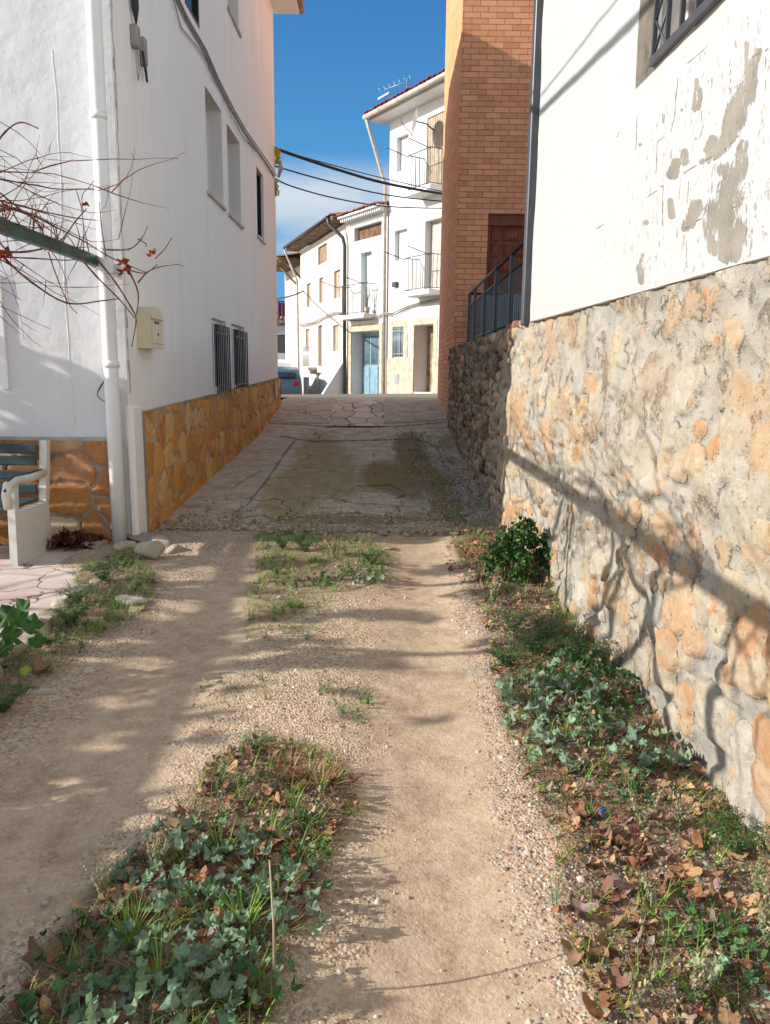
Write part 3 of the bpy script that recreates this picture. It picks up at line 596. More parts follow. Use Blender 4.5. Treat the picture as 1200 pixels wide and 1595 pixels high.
gt=MB(); pr=[(-1.60+.065*math.cos(t),7.90+.065*math.sin(t)) for t in np.linspace(math.pi,2*math.pi,8)]; pr2=[(-1.60+.052*math.cos(t),7.90+.052*math.sin(t)) for t in np.linspace(2*math.pi,math.pi,8)]
gt.prism(pr+pr2,YF-.35,YB+.28,1); gt.build('gutter',M['wood_old'],lh)
# plinths
Tps=lambda u,w,z:(XL+.035+w,u,z)
zb=lambda u:np.interp(u,PY,PZ)-.10; zt=lambda u:np.interp(u,[6.55,14.8],[1.24,1.45])
def mp_pl(U,V): f=(V-0)/1.0; return zb(U)+(zt(U)-zb(U))*f
def vor_field(su,sv,seed,gap=.03):
    def fn(U,V):
        rs=np.random.default_rng(seed); u0,u1,v0,v1=U.min(),U.max(),V.min(),V.max()
        V=V*FH[0]; v1=v1*FH[0]
        S_=[(u0+(i+rs.uniform(.1,.9))*su,(j+rs.uniform(.1,.9))*sv) for i in range(-1,int((u1-u0)/su)+2) for j in range(-1,int(v1/sv)+2)]
        S_=np.array(S_); rn=rs.random(len(S_)); wu=U+.035*4*fbm(U*6,V*6,seed)*1.0; wv=V+.035*4*fbm(U*6+9,V*6,seed+3)
        d1=np.full(U.shape,9.);d2=np.full(U.shape,9.);idx=np.zeros(U.shape,int)
        for k,(a,b) in enumerate(S_):
            d=np.hypot(wu-a,wv-b); m=d<d1; d2=np.where(m,d1,np.minimum(d2,d)); idx=np.where(m,k,idx); d1=np.where(m,d,d1)
        e=(d2-d1)/2; h=smooth(gap*.35,gap*1.2,e); return h*(.85+.15*rn[idx]),rn[idx]
    return fn
FH=[1.0]
wall_grid('street_plinth',Tps,6.43,14.80,0,1,.018,M['orange_stone'],vor_field(.27,.24,44,.016),.020,.016,lh,zfun=mp_pl)
# thin closing pieces of the plinth (top and end)
cp=MB()
us=np.linspace(6.43,14.80,40)
for a,b in zip(us[:-1],us[1:]):
    cp.add([(XL-.01,a,zt(a)),(XL-.01,b,zt(b)),(XL+.06,b,zt(b)-.004),(XL+.06,a,zt(a)-.004)],[(0,3,2,1)])
cp.add([(XL,6.43,zb(6.43)),(XL+.06,6.43,zb(6.43)),(XL+.06,6.43,1.24),(XL,6.43,1.24)],[(0,1,2,3)]); cp.add([(XL,14.8,zb(14.8)),(XL+.055,14.8,zb(14.8)),(XL+.055,14.8,1.446),(XL,14.8,1.446)],[(3,2,1,0)])
cp.build('plinth_edge',simple('plinth_mortar',(.40,.32,.22,1),.9,0,.2,25,.5),lh)
FH[0]=.95
Tpf=lambda u,w,z:(u,YF-.03-w,z)
wall_grid('front_plinth',Tpf,-6,-2.20,0,1,.018,M['orange_front'],vor_field(.30,.27,52,.018),.014,.012,lh,zfun=lambda U,V:.08+V*(1.02-.08))
cp=MB(); cp.box((-6,YF-.045,1.02),(-2.2,YF+.01,1.045)); cp.build('plinth_edge',simple('plinth_mortar_pale',(.45,.42,.38,1),.9),lh)
cb=MB(); cb.bbox((XL-.03,YF-.02,.1),(XL+.038,6.435,1.30),.02); cb.build('corner_block',M['white_wall'],lh)
# down pipe on the front face near the corner
dp=MB(); dp.tube([(-2.155,YF-.085,.2),(-2.155,YF-.085,1.3),(-2.145,YF-.085,3.9),(-2.14,YF-.085,7.85)],.056,16); 
for z in (1.6,3.4,5.4): dp.tube([(-2.15,YF-.085,z),(-2.15,YF-.085,z+.05)],.062,16)
dp.build('downpipe',M['pipe_white'],lh)
# painted-over cable and chipped seam
pc=MB()
for dx,z0_,z1_ in ((.02,1.15,3.9),):
    pc.tube([(-2.52+dx+.012*math.sin(z*2.3)+.004*math.sin(z*11),YF+.003,z) for z in np.linspace(z0_,z1_,40)],.0055,6)
pc.build('painted_cable',M['front_wall_dimmed'],lh)
sm_=MB(); rr_=random.Random(5)
for k in range(40):
    z=1.4+k*.085; sm_.bbox((XL-.004,YF+.02+rr_.uniform(0,.03),z),(XL+rr_.uniform(.001,.005),YF+.05+rr_.uniform(0,.03),z+.09),.003)
sm_.build('chipped_seam',simple('old_render',(.58,.55,.50,1),.9,0,.2,30,.6),lh)
# marks: small white number plate low on the far end, cable bundle and connectors
pltm=MB(Ts); pltm.bbox((13.95,.055,1.12),(14.2,.075,1.36),.006); pltm.build('meter_door',M['shutter_pale'],lh)
cbl=MB()
def wallcable(pts,r,off=.02):
    P=[atX(x,y,XL+off) for x,y in pts]; Q=[]
    for a,b in zip(P[:-1],P[1:]):
        for f in (0,.25,.5,.75): Q.append(a+(b-a)*f)
    Q.append(P[-1]); cbl.tube([tuple(q) for q in Q],r,5)
base=[(262,-30),(290,30),(318,78),(338,125),(362,172),(380,203),(400,232),(418,258),(428,275)]
wallcable(base,.014); wallcable([(x+3,y-1) for x,y in base],.010,.035)
wallcable([(268,-10),(282,42),(305,70),(320,92),(338,128),(352,160)],.007); wallcable([(318,78),(326,110),(337,127),(345,140)],.006,.03)
wallcable([(345,140),(360,180),(378,212),(398,236)],.007,.03); wallcable([(372,190),(388,222),(400,236),(425,268)],.006,.04)
tag(cbl.build('cable_bundle',M['cable_grey']),'grey cable bundle clipped along the shaded white wall above the windows','cable')
jb=thing('cable_connector','pair of small grey connector boxes with hanging cable loops high on white corner','connector',tuple(atX(207,60,XL)))
q=MB(Ts); a=atX(204,38,XL); b=atX(216,55,XL)
q.bbox((a[1]-.04,.0,a[2]-.17),(a[1]+.05,.06,a[2]),.012); q.build('box',M['cable_grey'],jb); q=MB(Ts); q.bbox((b[1]+.0,.0,b[2]-.22),(b[1]+.07,.05,b[2]),.012); q.build('box',M['cable_grey'],jb)
q=MB(Ts); q.tube([(a[1],.03,a[2]-.17),(a[1]-.01,.035,a[2]-.30),(a[1]+.02,.035,a[2]-.40),(a[1]+.06,.035,a[2]-.33),(a[1]+.05,.03,a[2]-.17)],.006,5); q.build('pale_cable',M['beige_pipe'],jb)
q=MB(Ts); q.tube([(b[1]-.01,.03,b[2]-.12),(b[1]+.01,.04,b[2]-.26),(b[1]+.05,.04,b[2]-.33),(b[1]+.06,.03,b[2]-.22)],.010,5); q.tube([(a[1]-.02,.04,a[2]+.5),(a[1],.04,a[2]+.12),(a[1]+.04,.03,a[2]+.02)],[.03,.03,.006],6); q.build('black_cable',M['cable'],jb)
mbx=thing('mailbox','cream metal mailbox with arched top fixed on the white wall beside the downpipe','mailbox',(XL,6.68,1.78))
q=MB(Ts); y0,y1=6.50,6.86; prof=[(y0,1.76),(y1,1.76),(y1,2.05)]+[((y0+y1)/2+(y1-y0)/2*math.cos(t),2.05+.055*math.sin(t)) for t in np.linspace(.15,math.pi-.15,8)]+[(y0,2.05)]
q.T=None; q.prism([(u,z) for u,z in prof],XL+.002,XL+.115,0); q.build('box',M['mailbox'],mbx)
q=MB(Ts); q.bbox((y0+.03,.115,1.80),(y1-.03,.122,1.95),.003); q.bbox((y0+.02,.116,2.0),(y1-.02,.132,2.03),.004); q.build('door_panel',M['mailbox'],mbx)
q=MB(Ts); q.box((y0+.11,.1155,1.965),(y0+.24,.1175,1.985)); q.build('slot',M['dark_metal'],mbx); q=MB(Ts); q.tube([(y0+.18,.12,1.88),(y0+.18,.126,1.88)],.012,8); q.build('lock',M['dark_metal'],mbx)
# ---------------------------------------------------------------- RIGHT HOUSE
rh=thing('white_house','white house with peeling plaster standing on the rubble stone wall at right','house',(3,3,1.97))
NR=np.array([1,.042,0])
Tr=lambda u,w,z:(1.345-.042*u-w,u,z)
nu,nz_=560,330
Ug,Vz=np.meshgrid(np.concatenate([np.linspace(-3,1.6,60),np.linspace(1.62,5.95,440)]),np.concatenate([np.linspace(WALLTOP+.004,4.6,300),np.linspace(4.62,7.5,40)]),indexing='ij')
wv=.022+.012*2*fbm(Ug*1.2,Vz*1.2,300,3)+.006*2*fbm(Ug*5,Vz*5,301,3)
Xp,Yp,Zp=Tr(Ug,wv,Vz); px,py=proj(np.stack([Xp,Yp,Zp],-1))
z5=lambda L:[(660+x/2.222,y/2.222,r/2.222) for x,y,r in L]
ph=strokes(px,py,[z5(s) for s in [[(1160,175,12),(1130,250,26),(1110,330,38),(1080,420,40),(1040,510,20),(985,550,16),(960,560,10)],[(1110,500,20),(1095,580,32),(1070,660,58),(1030,720,48),(1065,800,52),(1060,870,40)],[(1000,870,18),(985,790,20),(990,720,20)],[(945,275,8),(950,320,17),(945,370,17)],
 [(875,560,14),(862,600,20)],[(905,525,12),(905,560,14)],[(855,695,10),(860,745,12)],[(950,710,22),(920,770,20),(905,790,12)],[(757,880,8),(752,930,15),(755,975,10)],[(830,395,5),(830,420,6)],[(750,500,6)],[(1000,480,14),(985,520,18)],[(1045,590,30)],[(1120,150,8),(1118,230,6)],[(895,380,6)],[(770,770,10)],[(945,480,6)],[(1250,380,30),(1240,500,40)],[(1350,200,60)]]],.85)*(Ug<5.9)
ck=strokes(px,py,[z5([(x,y,2.0) for x,y in s]) for s in [[(880,270),(870,400),(855,460),(810,490),(805,600)],[(745,695),(800,665),(830,640),(828,720),(828,780)],[(1165,420),(1100,460),(1030,530),(960,560),(900,600)],[(1000,570),(998,640),(985,740),(900,795)],[(985,750),(1060,720),(1118,705),(1118,850)],[(965,380),(960,470)],[(1060,200),(1065,320)],[(1185,180),(1185,310)],[(910,830),(912,930)],[(1150,190),(1200,165)],[(830,300),(1000,140)],[(670,475),(678,455)],[(740,400),(735,520)],[(600,790),(650,765)],[(920,620),(915,700)]]],.6)
fl=softpoly(px,py,[(660+x/2.222,y/2.222) for x,y in [(730,450),(800,380),(900,200),(1080,60),(1250,-100),(1500,100),(1400,850),(1000,960),(740,1000),(600,900),(700,700)]],30)
cem=((Ug>3.70)&(Ug<3.93)&(Vz>2.92)).astype(float)
nu_=Ug.shape[0]; nv_=Ug.shape[1]; F_=gridfaces(nu_,nv_)
WO=(1.9,3.70,2.93,4.15)
cu=Ug.reshape(-1)[F_].mean(1); cv=Vz.reshape(-1)[F_].mean(1); keep=~((cu>WO[0])&(cu<WO[1])&(cv>WO[2])&(cv<WO[3]))
npmesh('wall',np.stack([Xp,Yp,Zp],-1).reshape(-1,3),F_[keep],[M['peel']],rh,attrs=dict(peel=ph,crack=ck,flake=fl,cement=cem))
q=MB(); q.add([(1.345-.042*5.95-.02,5.95,WALLTOP+.004),(6,5.95,WALLTOP+.004),(6,5.95,7.5),(1.345-.042*5.95-.02,5.95,7.5)],[(0,3,2,1)]); q.add([(1.3,-3,1.9),(6,-3,1.9),(6,-3,7.5),(1.3,-3,7.5)],[(0,1,2,3)])
q.T=Tr; q.add([(-3,.02,WALLTOP+.003),(5.95,.02,WALLTOP+.003),(5.95,-.4,WALLTOP+.003),(-3,-.4,WALLTOP+.003)],[(0,1,2,3)])
a,b,c,d=WO; q.add([(a,.02,c),(b,.02,c),(b,.02,d),(a,.02,d),(a,-.16,c),(b,-.16,c),(b,-.16,d),(a,-.16,d)],[(0,4,5,1),(1,5,6,2),(2,6,7,3),(3,7,4,0)])
q.build('side_wall',M['white_wall'],rh)
tile_roof(lambda u,w,z:(w,u,z),-3.2,6.2,1.0,7.45,5,8.8,M['tile'],rh)
window(Tr,a,b,c,d,.14,rh,M['glass'],M['shutter_pale'],1)
gr_=MB(Tr); 
for (u0,u1,z0,z1) in ((a,b,c-.0,c+.035),(a,b,d-.035,d)): gr_.box((u0,.025,z0),(u1,.05,z1))
for k in range(13):
    u=b-.015-k*(b-a-.03)/12; gr_.box((u-.008,.028,c+.03),(u+.008,.046,d-.03))
for j in range(4):
    z0=c+.04+j*.28; u0=b-.02; u1=b-.15
    for p,q2 in (((u0,z0),(u1,z0+.14)),((u1,z0+.14),(u0,z0+.28)),((u1,z0),(u0,z0+.14)),((u0,z0+.14),(u1,z0+.28))):
        gr_.tube([(p[0],.037,p[1]),(q2[0],.037,q2[1])],.006,4)
gr_.build('window_grille',M['grey_metal'],rh)
q=MB(); q.bbox((1.018,5.955,WALLTOP-.02),(1.125,6.06,7.4),.006); q.build('downpipe',M['grey_metal'],rh)
for z in (2.25,4.4): pass
# ---------------------------------------------------------------- BRICK BUILDING
br=thing('brick_building','tall orange brick building with carved wooden door behind the iron railing','building',(2.5,14.5,1.9))
Tb=lambda u,w,z:(u,13-w,z)
q=MB(Tb); facade(q,1.10,4.2,.4,12,[(1.60,2.52,1.93,4.10,.20)]); q.T=None
q.add([(1.10,13,.4),(1.10,16.8,.4),(1.10,16.8,12),(1.10,13,12)],[(0,3,2,1)]); q.add([(1.1,16.8,.4),(4.2,16.8,.4),(4.2,16.8,12),(1.1,16.8,12)],[(0,3,2,1)]); q.add([(4.2,13,.4),(4.2,16.8,.4),(4.2,16.8,12),(4.2,13,12)],[(0,1,2,3)]); q.add([(1.1,13,12),(4.2,13,12),(4.2,16.8,12),(1.1,16.8,12)],[(0,1,2,3)])
q.build('wall',M['brick'],br)
dr=MB(Tb); dr.box((1.60,-.2,1.93),(2.52,-.15,4.10)); 
def panel(u0,u1,z0,z1): dr.bbox((u0,-.152,z0),(u1,-.125,z1),.012); dr.bbox((u0+.035,-.126,z0+.03),(u1-.035,-.108,z1-.03),.01)
rowz=3.70
for k in range(8):
    z0=rowz-k*.245; z1=z0+.19
    segs=[(1.68,1.80),(1.86,2.16),(2.22,2.34)] if k%3==0 else ([(1.68,1.82),(1.88,2.02),(2.08,2.22),(2.28,2.42)] if k%3==1 else [(1.66,1.78),(1.83,2.02),(2.07,2.2),(2.25,2.42)])
    for s0,s1 in segs: panel(s0,s1,z0,z1)
d_=dr.build('door',M['doorwood'],br)
lt=MB(Tb); lt.box((1.60,-.15,3.93),(2.52,-.07,4.10)); lt.box((1.60,-.15,1.93),(1.645,-.09,3.93)); lt.build('door_frame',M['doorwood'],d_)
# railing
rl=thing('railing','dark grey iron railing with close vertical bars on top of the shaded stone wall','railing',(1.15,8.5,1.97))
q=MB(); q.tube([(1.13,5.99,2.66),(1.13,11.0,2.66)],.018,8); q.tube([(1.13,5.99,2.50),(1.13,11.0,2.50)],.014,8); q.tube([(1.13,6.0,2.03),(1.13,11.0,2.03)],.012,6); q.tube([(1.13,11.0,2.66),(1.6,11.02,2.66)],.018,8); q.build('rail',M['dark_metal'],rl)
for y in (7.3,8.3,9.25,10.25,10.98):
    q=MB(); q.bbox((1.112,y-.02,1.94),(1.15,y+.02,2.65),.003); q.build('post',M['grey_metal'],rl)
q=MB()
y=6.1
while y<11: q.tube([(1.13,y,2.03),(1.13,y,2.50)],.0045,4,smooth=False); y+=.105
q.build('bars',M['grey_metal'],rl)
pn=MB(); n=34
for k in range(n):
    u0=1.50+k*.03; pn.add([(u0,12.75,1.93),(u0+.015,12.735,1.93),(u0+.03,12.75,1.93),(u0,12.75,2.83),(u0+.015,12.735,2.83),(u0+.03,12.75,2.83)],[(0,1,4,3),(1,2,5,4)])
pn.box((1.49,12.752,1.93),(2.53,12.77,2.83)); tag(pn.build('corrugated_sheet',M['galv']),'grey corrugated metal sheet standing behind the railing before the wooden door','metal sheet')
# ---------------------------------------------------------------- FAR HOUSES
n1=np.array([-.848,-.529]); n1/=np.linalg.norm(n1); T1=frame((A0[0],A0[1]),U1,n1)
th=thing('tall_house','tall bright white house with two balconies satellite dish and dark red roof','house',(0.5,24,.9))
ops=[(.97,1.59,7.28,8.22,.16),(-.72,.06,6.52,8.37,.14),(.97,1.64,4.80,5.66,.16),(-.80,.06,3.85,5.70,.22),(1.06,1.66,1.99,2.89,.10),(-.46,.49,1.0,2.90,.45)]
q=MB(T1); facade(q,-4,1.97,.4,8.75,ops); q.T=T1; q.add([(1.97,0,.4),(1.97,-7,.4),(1.97,-7,8.75),(1.97,0,8.75)],[(0,3,2,1),(0,1,2,3)][:1]); q.add([(-4,0,.4),(-4,-7,.4),(-4,-7,8.75),(-4,0,8.75)],[(0,1,2,3)]); q.add([(-4,-7,.4),(1.97,-7,.4),(1.97,-7,8.75),(-4,-7,8.75)],[(0,1,2,3)])
q.build('wall',M['far_white'],th)
shutter(T1,.97,1.59,7.28,8.22,.16,th,M['van_white'],n=2); shutter(T1,-.72,.06,6.52,8.37,.05,th,M['shutter_tan']); shutter(T1,.97,1.64,4.80,5.66,.16,th,M['van_white'],n=2); shutter(T1,-.80,.06,3.85,5.70,.22,th,M['shutter_pale'])
window(T1,1.06,1.66,1.99,2.89,.10,th,M['glass_far'],M['galv']); grille(T1,1.10,1.62,2.0,2.88,.02,8,th,M['galv'],.009,2)
q=MB(T1); q.box((-.46,-.48,1.0),(.49,-.45,2.90)); q.build('door',M['wood_old'],th)
q=MB(T1)
for z in np.arange(1.02,2.88,.075): q.box((-.459,-.30,z),(-.445,-.02,z+.055))
q.build('brick_jamb',simple('jamb_brick',(.5,.24,.13,1),.8),th)
q=MB(T1)   # stone surrounds and plinth
q.bbox((.83,0,1.98),(1.055,.02,3.08),.004); q.bbox((1.665,0,1.98),(1.81,.02,3.08),.004); q.bbox((1.057,0,2.90),(1.663,.02,3.08),.004)
q.bbox((-.66,0,1.98),(-.465,.02,3.09),.004); q.bbox((.495,0,1.98),(.65,.02,3.09),.004); q.bbox((-.463,0,2.91),(.493,.02,3.09),.004)
q.box((.495,0,.5),(1.95,.03,1.975)); q.box((-4,0,.5),(-.465,.03,1.975)); q.build('stone_plinth',M['tan_stone'],th)
q=MB(T1); q.bbox((1.28,.03,1.2),(1.50,.045,1.52),.004); q.build('meter_door',M['galv'],th)
q=MB(T1); q.bbox((1.40,0,4.05),(1.62,.10,4.2),.01); q.build('vent_box',M['grey_metal'],th)
def balcony(T,u0,u1,z,parent,out=.5,n=12,arms=True,arm_u=None):
    q=MB(T); q.bbox((u0-.06,0,z-.13),(u1+.06,out+.04,z),.01); b_=q.build('balcony_slab',M['far_white'],parent)
    railing(T,u0,u1,z+.04,z+.93,out,n,b_,M['grey_metal'],True)
    if arms:
        q=MB(T)
        for uu in (u0,u1): q.tube([(uu,out,z+.88),(uu+.12,out+.62,z+1.06)],.014,5)
        q.build('drying_arm',M['grey_metal'],b_)
balcony(T1,-.85,.20,6.45,th); balcony(T1,-.9,.30,3.78,th)
q=MB(T1); q.add([( -1.2,.55,8.86),(2.32,.55,8.86),(2.32,0,8.75),(-4,0,8.75),(-4,.55,8.86),(-1.2,.55,8.86)],[(4,1,2,3)]); q.box((-4,-.02,8.752),(2.32,.5,8.86)); q.build('eave',M['far_white'],th)
tile_roof(T1,-4,2.38,.66,8.93,-3.6,9.9,M['tile_red'],th,amp=.08); 
q=MB(T1); q.tube([(-4,.62,8.86),(2.4,.62,8.86)],.075,8)
q.tube([(2.32,.60,8.80),(2.30,.5,8.5),(2.04,.10,7.0),(2.03,.08,.85)],.05,8)
for u in (-.5,.5,1.5): q.tube([(u,.62,8.86),(u+.02,.62,8.86)],.085,8)
q.build('gutter_pipe',M['beige_pipe'],th)
dsh=thing('satellite_dish','white satellite dish beside the top balcony of the tall white house','satellite dish',tuple(T1(-.35,.5,8.2)))
q=MB()
ctr=np.array(T1(-.25,.55,8.12)); ax_=np.array([-.97,.10,.22]); ax_/=np.linalg.norm(ax_); e1=np.cross(ax_,[0,0,1]); e1/=np.linalg.norm(e1); e2=np.cross(e1,ax_)
vs=[];fs=[]
for i,rr in enumerate((.0001,.12,.22,.30)):
    for k in range(16): t=2*math.pi*k/16; vs.append(tuple(ctr+rr*(math.cos(t)*e1+1.12*math.sin(t)*e2)+ax_*(rr*rr*.7)))
for i in range(3):
    for k in range(16): j=(k+1)%16; fs+= [(i*16+k,i*16+j,i*16+16+j,i*16+16+k)]
q.add(vs,fs,0,None,True); q.build('dish',M['van_white'],dsh)
q=MB(); q.tube([tuple(ctr-e2*.38),tuple(ctr+ax_*.4-e2*.1),tuple(ctr+ax_*.42)],.012,5); q.tube([tuple(ctr),tuple(ctr-ax_*.25),T1(-.25,0,8.0)],.02,5); q.build('arm',M['grey_metal'],dsh)
an=thing('tv_antenna','thin grey yagi television antenna above the roof edge of the tall white house','antenna',T1(1.55,-.4,9.2))
q=MB(T1); q.tube([(1.55,-.3,9.1),(1.55,-.3,9.85)],.02,5); q.build('mast',M['galv'],an)
q=MB(T1); q.tube([(1.35,-.3,9.75),(2.15,.1,9.65)],.012,5)
for k in range(7): f=k/6; u,w,z=1.35+f,-.3+.4*f,9.75-.13*f; q.tube([(u,w-.07,z-.11),(u,w+.07,z+.11)],.006,4)
q.bbox((1.95,.0,9.48),(2.6,.06,9.56),.01); q.build('aerial',M['galv'],an)
mh=thing('middle_house','narrow white house with pale blue metal door and one balcony between tall and cream house','house',T1(3.2,-2,.8))
ops=[(2.42,4.22,.55,2.84,.48),(2.95,3.62,3.42,5.27,.20),(2.38,4.07,5.66,6.08,.18)]
q=MB(T1); facade(q,1.98,4.45,.3,6.38,ops); q.add([(4.45,0,.3),(4.45,-6,.3),(4.45,-6,6.38),(4.45,0,6.38)],[(0,1,2,3)]); q.build('wall',M['far_white'],mh)
q=MB(T1)
q.box((2.42,-.50,.55),(4.22,-.47,2.84)); q.build('door_recess',M['far_white'],mh)
q=MB(T1); q.box((3.18,-.455,.72),(4.21,-.42,2.80))
for k in range(2):
    u0=3.20+k*.51
    q.bbox((u0,-.42,.78),(u0+.47,-.40,1.72),.006)
    for i in range(6): q.tube([(u0+.05+i*.075,-.405,1.80),(u0+.05+i*.075,-.405,2.72)],.012,4)
dd=q.build('door',M['blue_door'],mh)
q=MB(T1); 
for k in range(2): u0=3.22+k*.51; q.box((u0,-.4195,1.78),(u0+.44,-.415,2.74))
q.build('door_glass',M['glass_far'],dd)
q=MB(T1); q.bbox((2.27,0,.5),(2.415,.025,3.06),.004); q.bbox((4.225,0,.5),(4.38,.025,3.06),.004); q.bbox((2.417,0,2.845),(4.223,.025,3.06),.004); q.build('door_surround',M['tan_stone'],mh)
shutter(T1,2.95,3.62,3.42,5.27,.20,mh,M['pale_blue'],'balcony_door',4)
shutter(T1,2.38,4.07,5.66,6.08,.18,mh,M['wood_brown'],'attic_shutter',5)
balcony(T1,2.72,4.30,3.34,mh,.42,14)
tile_roof(T1,1.98,4.6,.45,6.46,-3,6.95,M['tile'],mh)
q=MB(T1); q.box((1.98,0,6.385),(4.5,.38,6.44)); 
for k in range(20): u=2.02+k*.125; q.box((u,0.0,6.28),(u+.06,.30,6.384))
q.build('eave_dentils',M['far_white'],mh)
pl_=thing('potted_plant','tall thin bare potted plant on the balcony of the narrow white house','plant',T1(2.85,.2,3.34))
q=MB(T1); q.tube([(2.85,.22,3.34),(2.85,.22,3.54)],[.07,.09],10); q.build('pot',M['tan_stone'],pl_)
q=MB(T1); rr_=random.Random(8)
for k in range(9):
    u,w,z=2.85,.22,3.5; P=[(u,w,z)]; h=rr_.uniform(.5,1.15)
    du=rr_.uniform(-.25,.15); 
    for i in range(5): P.append((u+du*(i+1)/5+rr_.uniform(-.03,.03),w+rr_.uniform(-.03,.03),z+h*(i+1)/5))
    q.tube(P,[.012,.010,.008,.007,.005,.004],4)
q.build('stems',M['wood_old'],pl_)
# cream house
J=np.array([-1.316,26.307]); U2=np.array([-.326,.945]); n2=np.array([-.945,-.326]); T2=frame(J,U2,n2)
ch=thing('cream_house','cream three storey house with small brown shutters and deep wooden eave','house',T2(3,-3,.5))
ops=[(5.18,5.87,4.06,4.96,.10),(3.25,3.85,4.06,4.97,.10),(.90,1.72,4.05,4.98,.10),(2.69,4.0,5.45,6.1,.10),(5.42,6.15,2.33,3.21,.10),(3.4,4.05,1.75,3.26,.14),(1.10,1.86,2.25,3.15,.10),(3.45,4.35,.1,1.5,.12),(5.55,6.6,.2,1.3,.15)]
q=MB(T2); facade(q,0,6.95,-.3,6.35,ops); q.add([(6.95,0,-.3),(6.95,-6,-.3),(6.95,-6,6.35),(6.95,0,6.35)],[(0,1,2,3)]); q.add([(0,0,3),(0,-6,3),(0,-6,6.35),(0,0,6.35)],[(0,3,2,1)]); q.build('wall',M['cream'],ch)
for i,(a,b,c,d,e) in enumerate(ops):
    if i in (7,): shutter(T2,a,b,c,d,e,ch,M['pale_blue'],'door',5)
    elif i==8: shutter(T2,a,b,c,d,e,ch,M['grey_metal'],'garage_door',6)
    else: shutter(T2,a,b,c,d,e,ch,M['wood_old'] if i==3 else M['shutter_tan'],'shutter',3)
q=MB(T2); q.bbox((4.25,0,1.58),(5.5,.35,1.7),.01); q.build('ledge',M['shutter_pale'],ch); grille(T2,4.35,5.35,1.72,2.5,.3,9,ch,M['galv'],.010,2,'balcony_railing')
q=MB(T2); q.box((0,0,2.75+.6),(6.9,.03,3.40)); q.build('string_course',M['cream'],ch)
q=MB(T2)
for k in range(18): u=.1+k*.42; q.box((u,-.02,6.39),(u+.09,.50,6.46))
q.box((-.02,-.02,6.462),(7.3,.52,6.50)); q.build('eave_rafters',M['wood_old'],ch)
tile_roof(T2,-.05,7.4,.60,6.53,-4,7.2,M['tile'],ch)
q=MB(T2); q.tube([(7.35,.6,6.5),(7.3,.5,6.2),(7.05,.12,5.2),(7.03,.08,.2)],.045,6); q.build('end_pipe',M['beige_pipe'],ch)
q=MB(T2); q.tube([(.35,.6,6.52),(.32,.56,6.30),(.05,.16,5.85),(.02,.10,5.6),(.02,.10,.6)],.06,8); q.tube([(.3,.62,6.5),(7.3,.62,6.5)],.05,6); q.build('dark_pipe',M['grey_metal'],ch)
# wing wall beside the cream house
q=MB(T2); q.prism([(.02,-.4),(1.15,-.4),(1.15,.15),(.02,2.05)],.10,.32,0) 
q=MB(); pts=[T2(.12,.0,0),T2(.12,1.15,0),T2(.34,1.15,0),T2(.34,0,0)]
(ax,ay,_),(bx,by,_),(cx_,cy_,_),(dx_,dy_,_)=pts
q.add([(ax,ay,-.4),(bx,by,-.4),(cx_,cy_,-.4),(dx_,dy_,-.4),(ax,ay,2.05),(bx,by,.30),(cx_,cy_,.30),(dx_,dy_,2.05)],[(0,1,5,4),(1,2,6,5),(2,3,7,6),(4,5,6,7),(3,0,4,7)])
tag(q.build('wing_wall',M['far_white']),'low white wing wall with sloping top against the cream house','wall')
# facade cable
q=MB(); P=[T2(6.9,.1,3.43),T2(4.5,.1,3.40),T2(3,.1,3.5),T2(1.2,.1,3.58),T2(.3,.12,3.48),T1(4.2,.08,3.22),T1(2.6,.08,3.24),T1(2.0,.1,3.33),T1(1.6,.08,3.30),T1(.6,.08,3.48),T1(-1.2,.08,3.6)]
q.tube(P,.022,5); q.tube([(p[0],p[1]-.02,p[2]-.05+.02*math.sin(i*3)) for i,p in enumerate(P)],.014,5); tag(q.build('facade_cable',M['cable_grey']),'sagging grey cable running along the sunlit far house fronts','cable')
# house beyond with brown jutting eave
T3=frame(T2(7.6,-.3,0)[:2],U2,n2)
bh=thing('old_house','old house at far left end with brown timber eave jutting out','house',T3(2,-2,0))
q=MB(T3); q.box((.1,-5,-.5),(4,0,6.0)); q.build('wall',M['cream'],bh)
q=MB(T3)
for k in range(9): u=.1+k*.4; q.box((u,-.02,6.0),(u+.1,1.05,6.12))
q.tube([(.2,0,5.3),(.2,.7,6.0)],.05,5); q.tube([(1.6,0,5.3),(1.6,.7,6.0)],.05,5); q.box((.0,-.02,6.122),(4,1.1,6.17)); q.build('eave_rafters',M['wood_old'],bh)
tile_roof(T3,0,4,1.15,6.2,-4,7.2,M['tile'],bh)
# distant grey house with tiled roof
dh=thing('distant_house','small distant grey white house with a clay tile roof and dark window','house',(-7,47,0))
Td=lambda u,w,z:(u,46-w,z)
q=MB(Td); facade(q,-12,-2,-1,4.3,[(-7.0,-5.95,2.55,3.6,.12)]); q.box((-12,-6,-1),(-2,-.3,4.3)); q.build('wall',M['greywhite'],dh); window(Td,-7.0,-5.95,2.55,3.6,.12,dh,M['glass'],M['dark_metal'])
q=MB(Td); q.box((-12,0,1.9),(-2,.06,1.98)); q.build('ledge',M['grey_metal'],dh)
tile_roof(Td,-12.3,-1.7,.3,4.35,-3,5.4,M['tile'],dh,per=.25,amp=.08)
bl=thing('balcony','small balcony with railing hung with purple and dark clothes at far end','balcony',(-5.2,42,4))
q=MB(); q.box((-6.0,41.5,4.0),(-4.2,44,4.12)); q.box((-6.0,41.6,3.85),(-4.2,41.75,3.99)); q.build('slab',M['wood_old'],bl)
q=MB(lambda u,w,z:(u,41.6-w,z)); 
for i in range(12): u=-5.95+i*.15; q.tube([(u,0,4.12),(u,0,5.1)],.015,4)
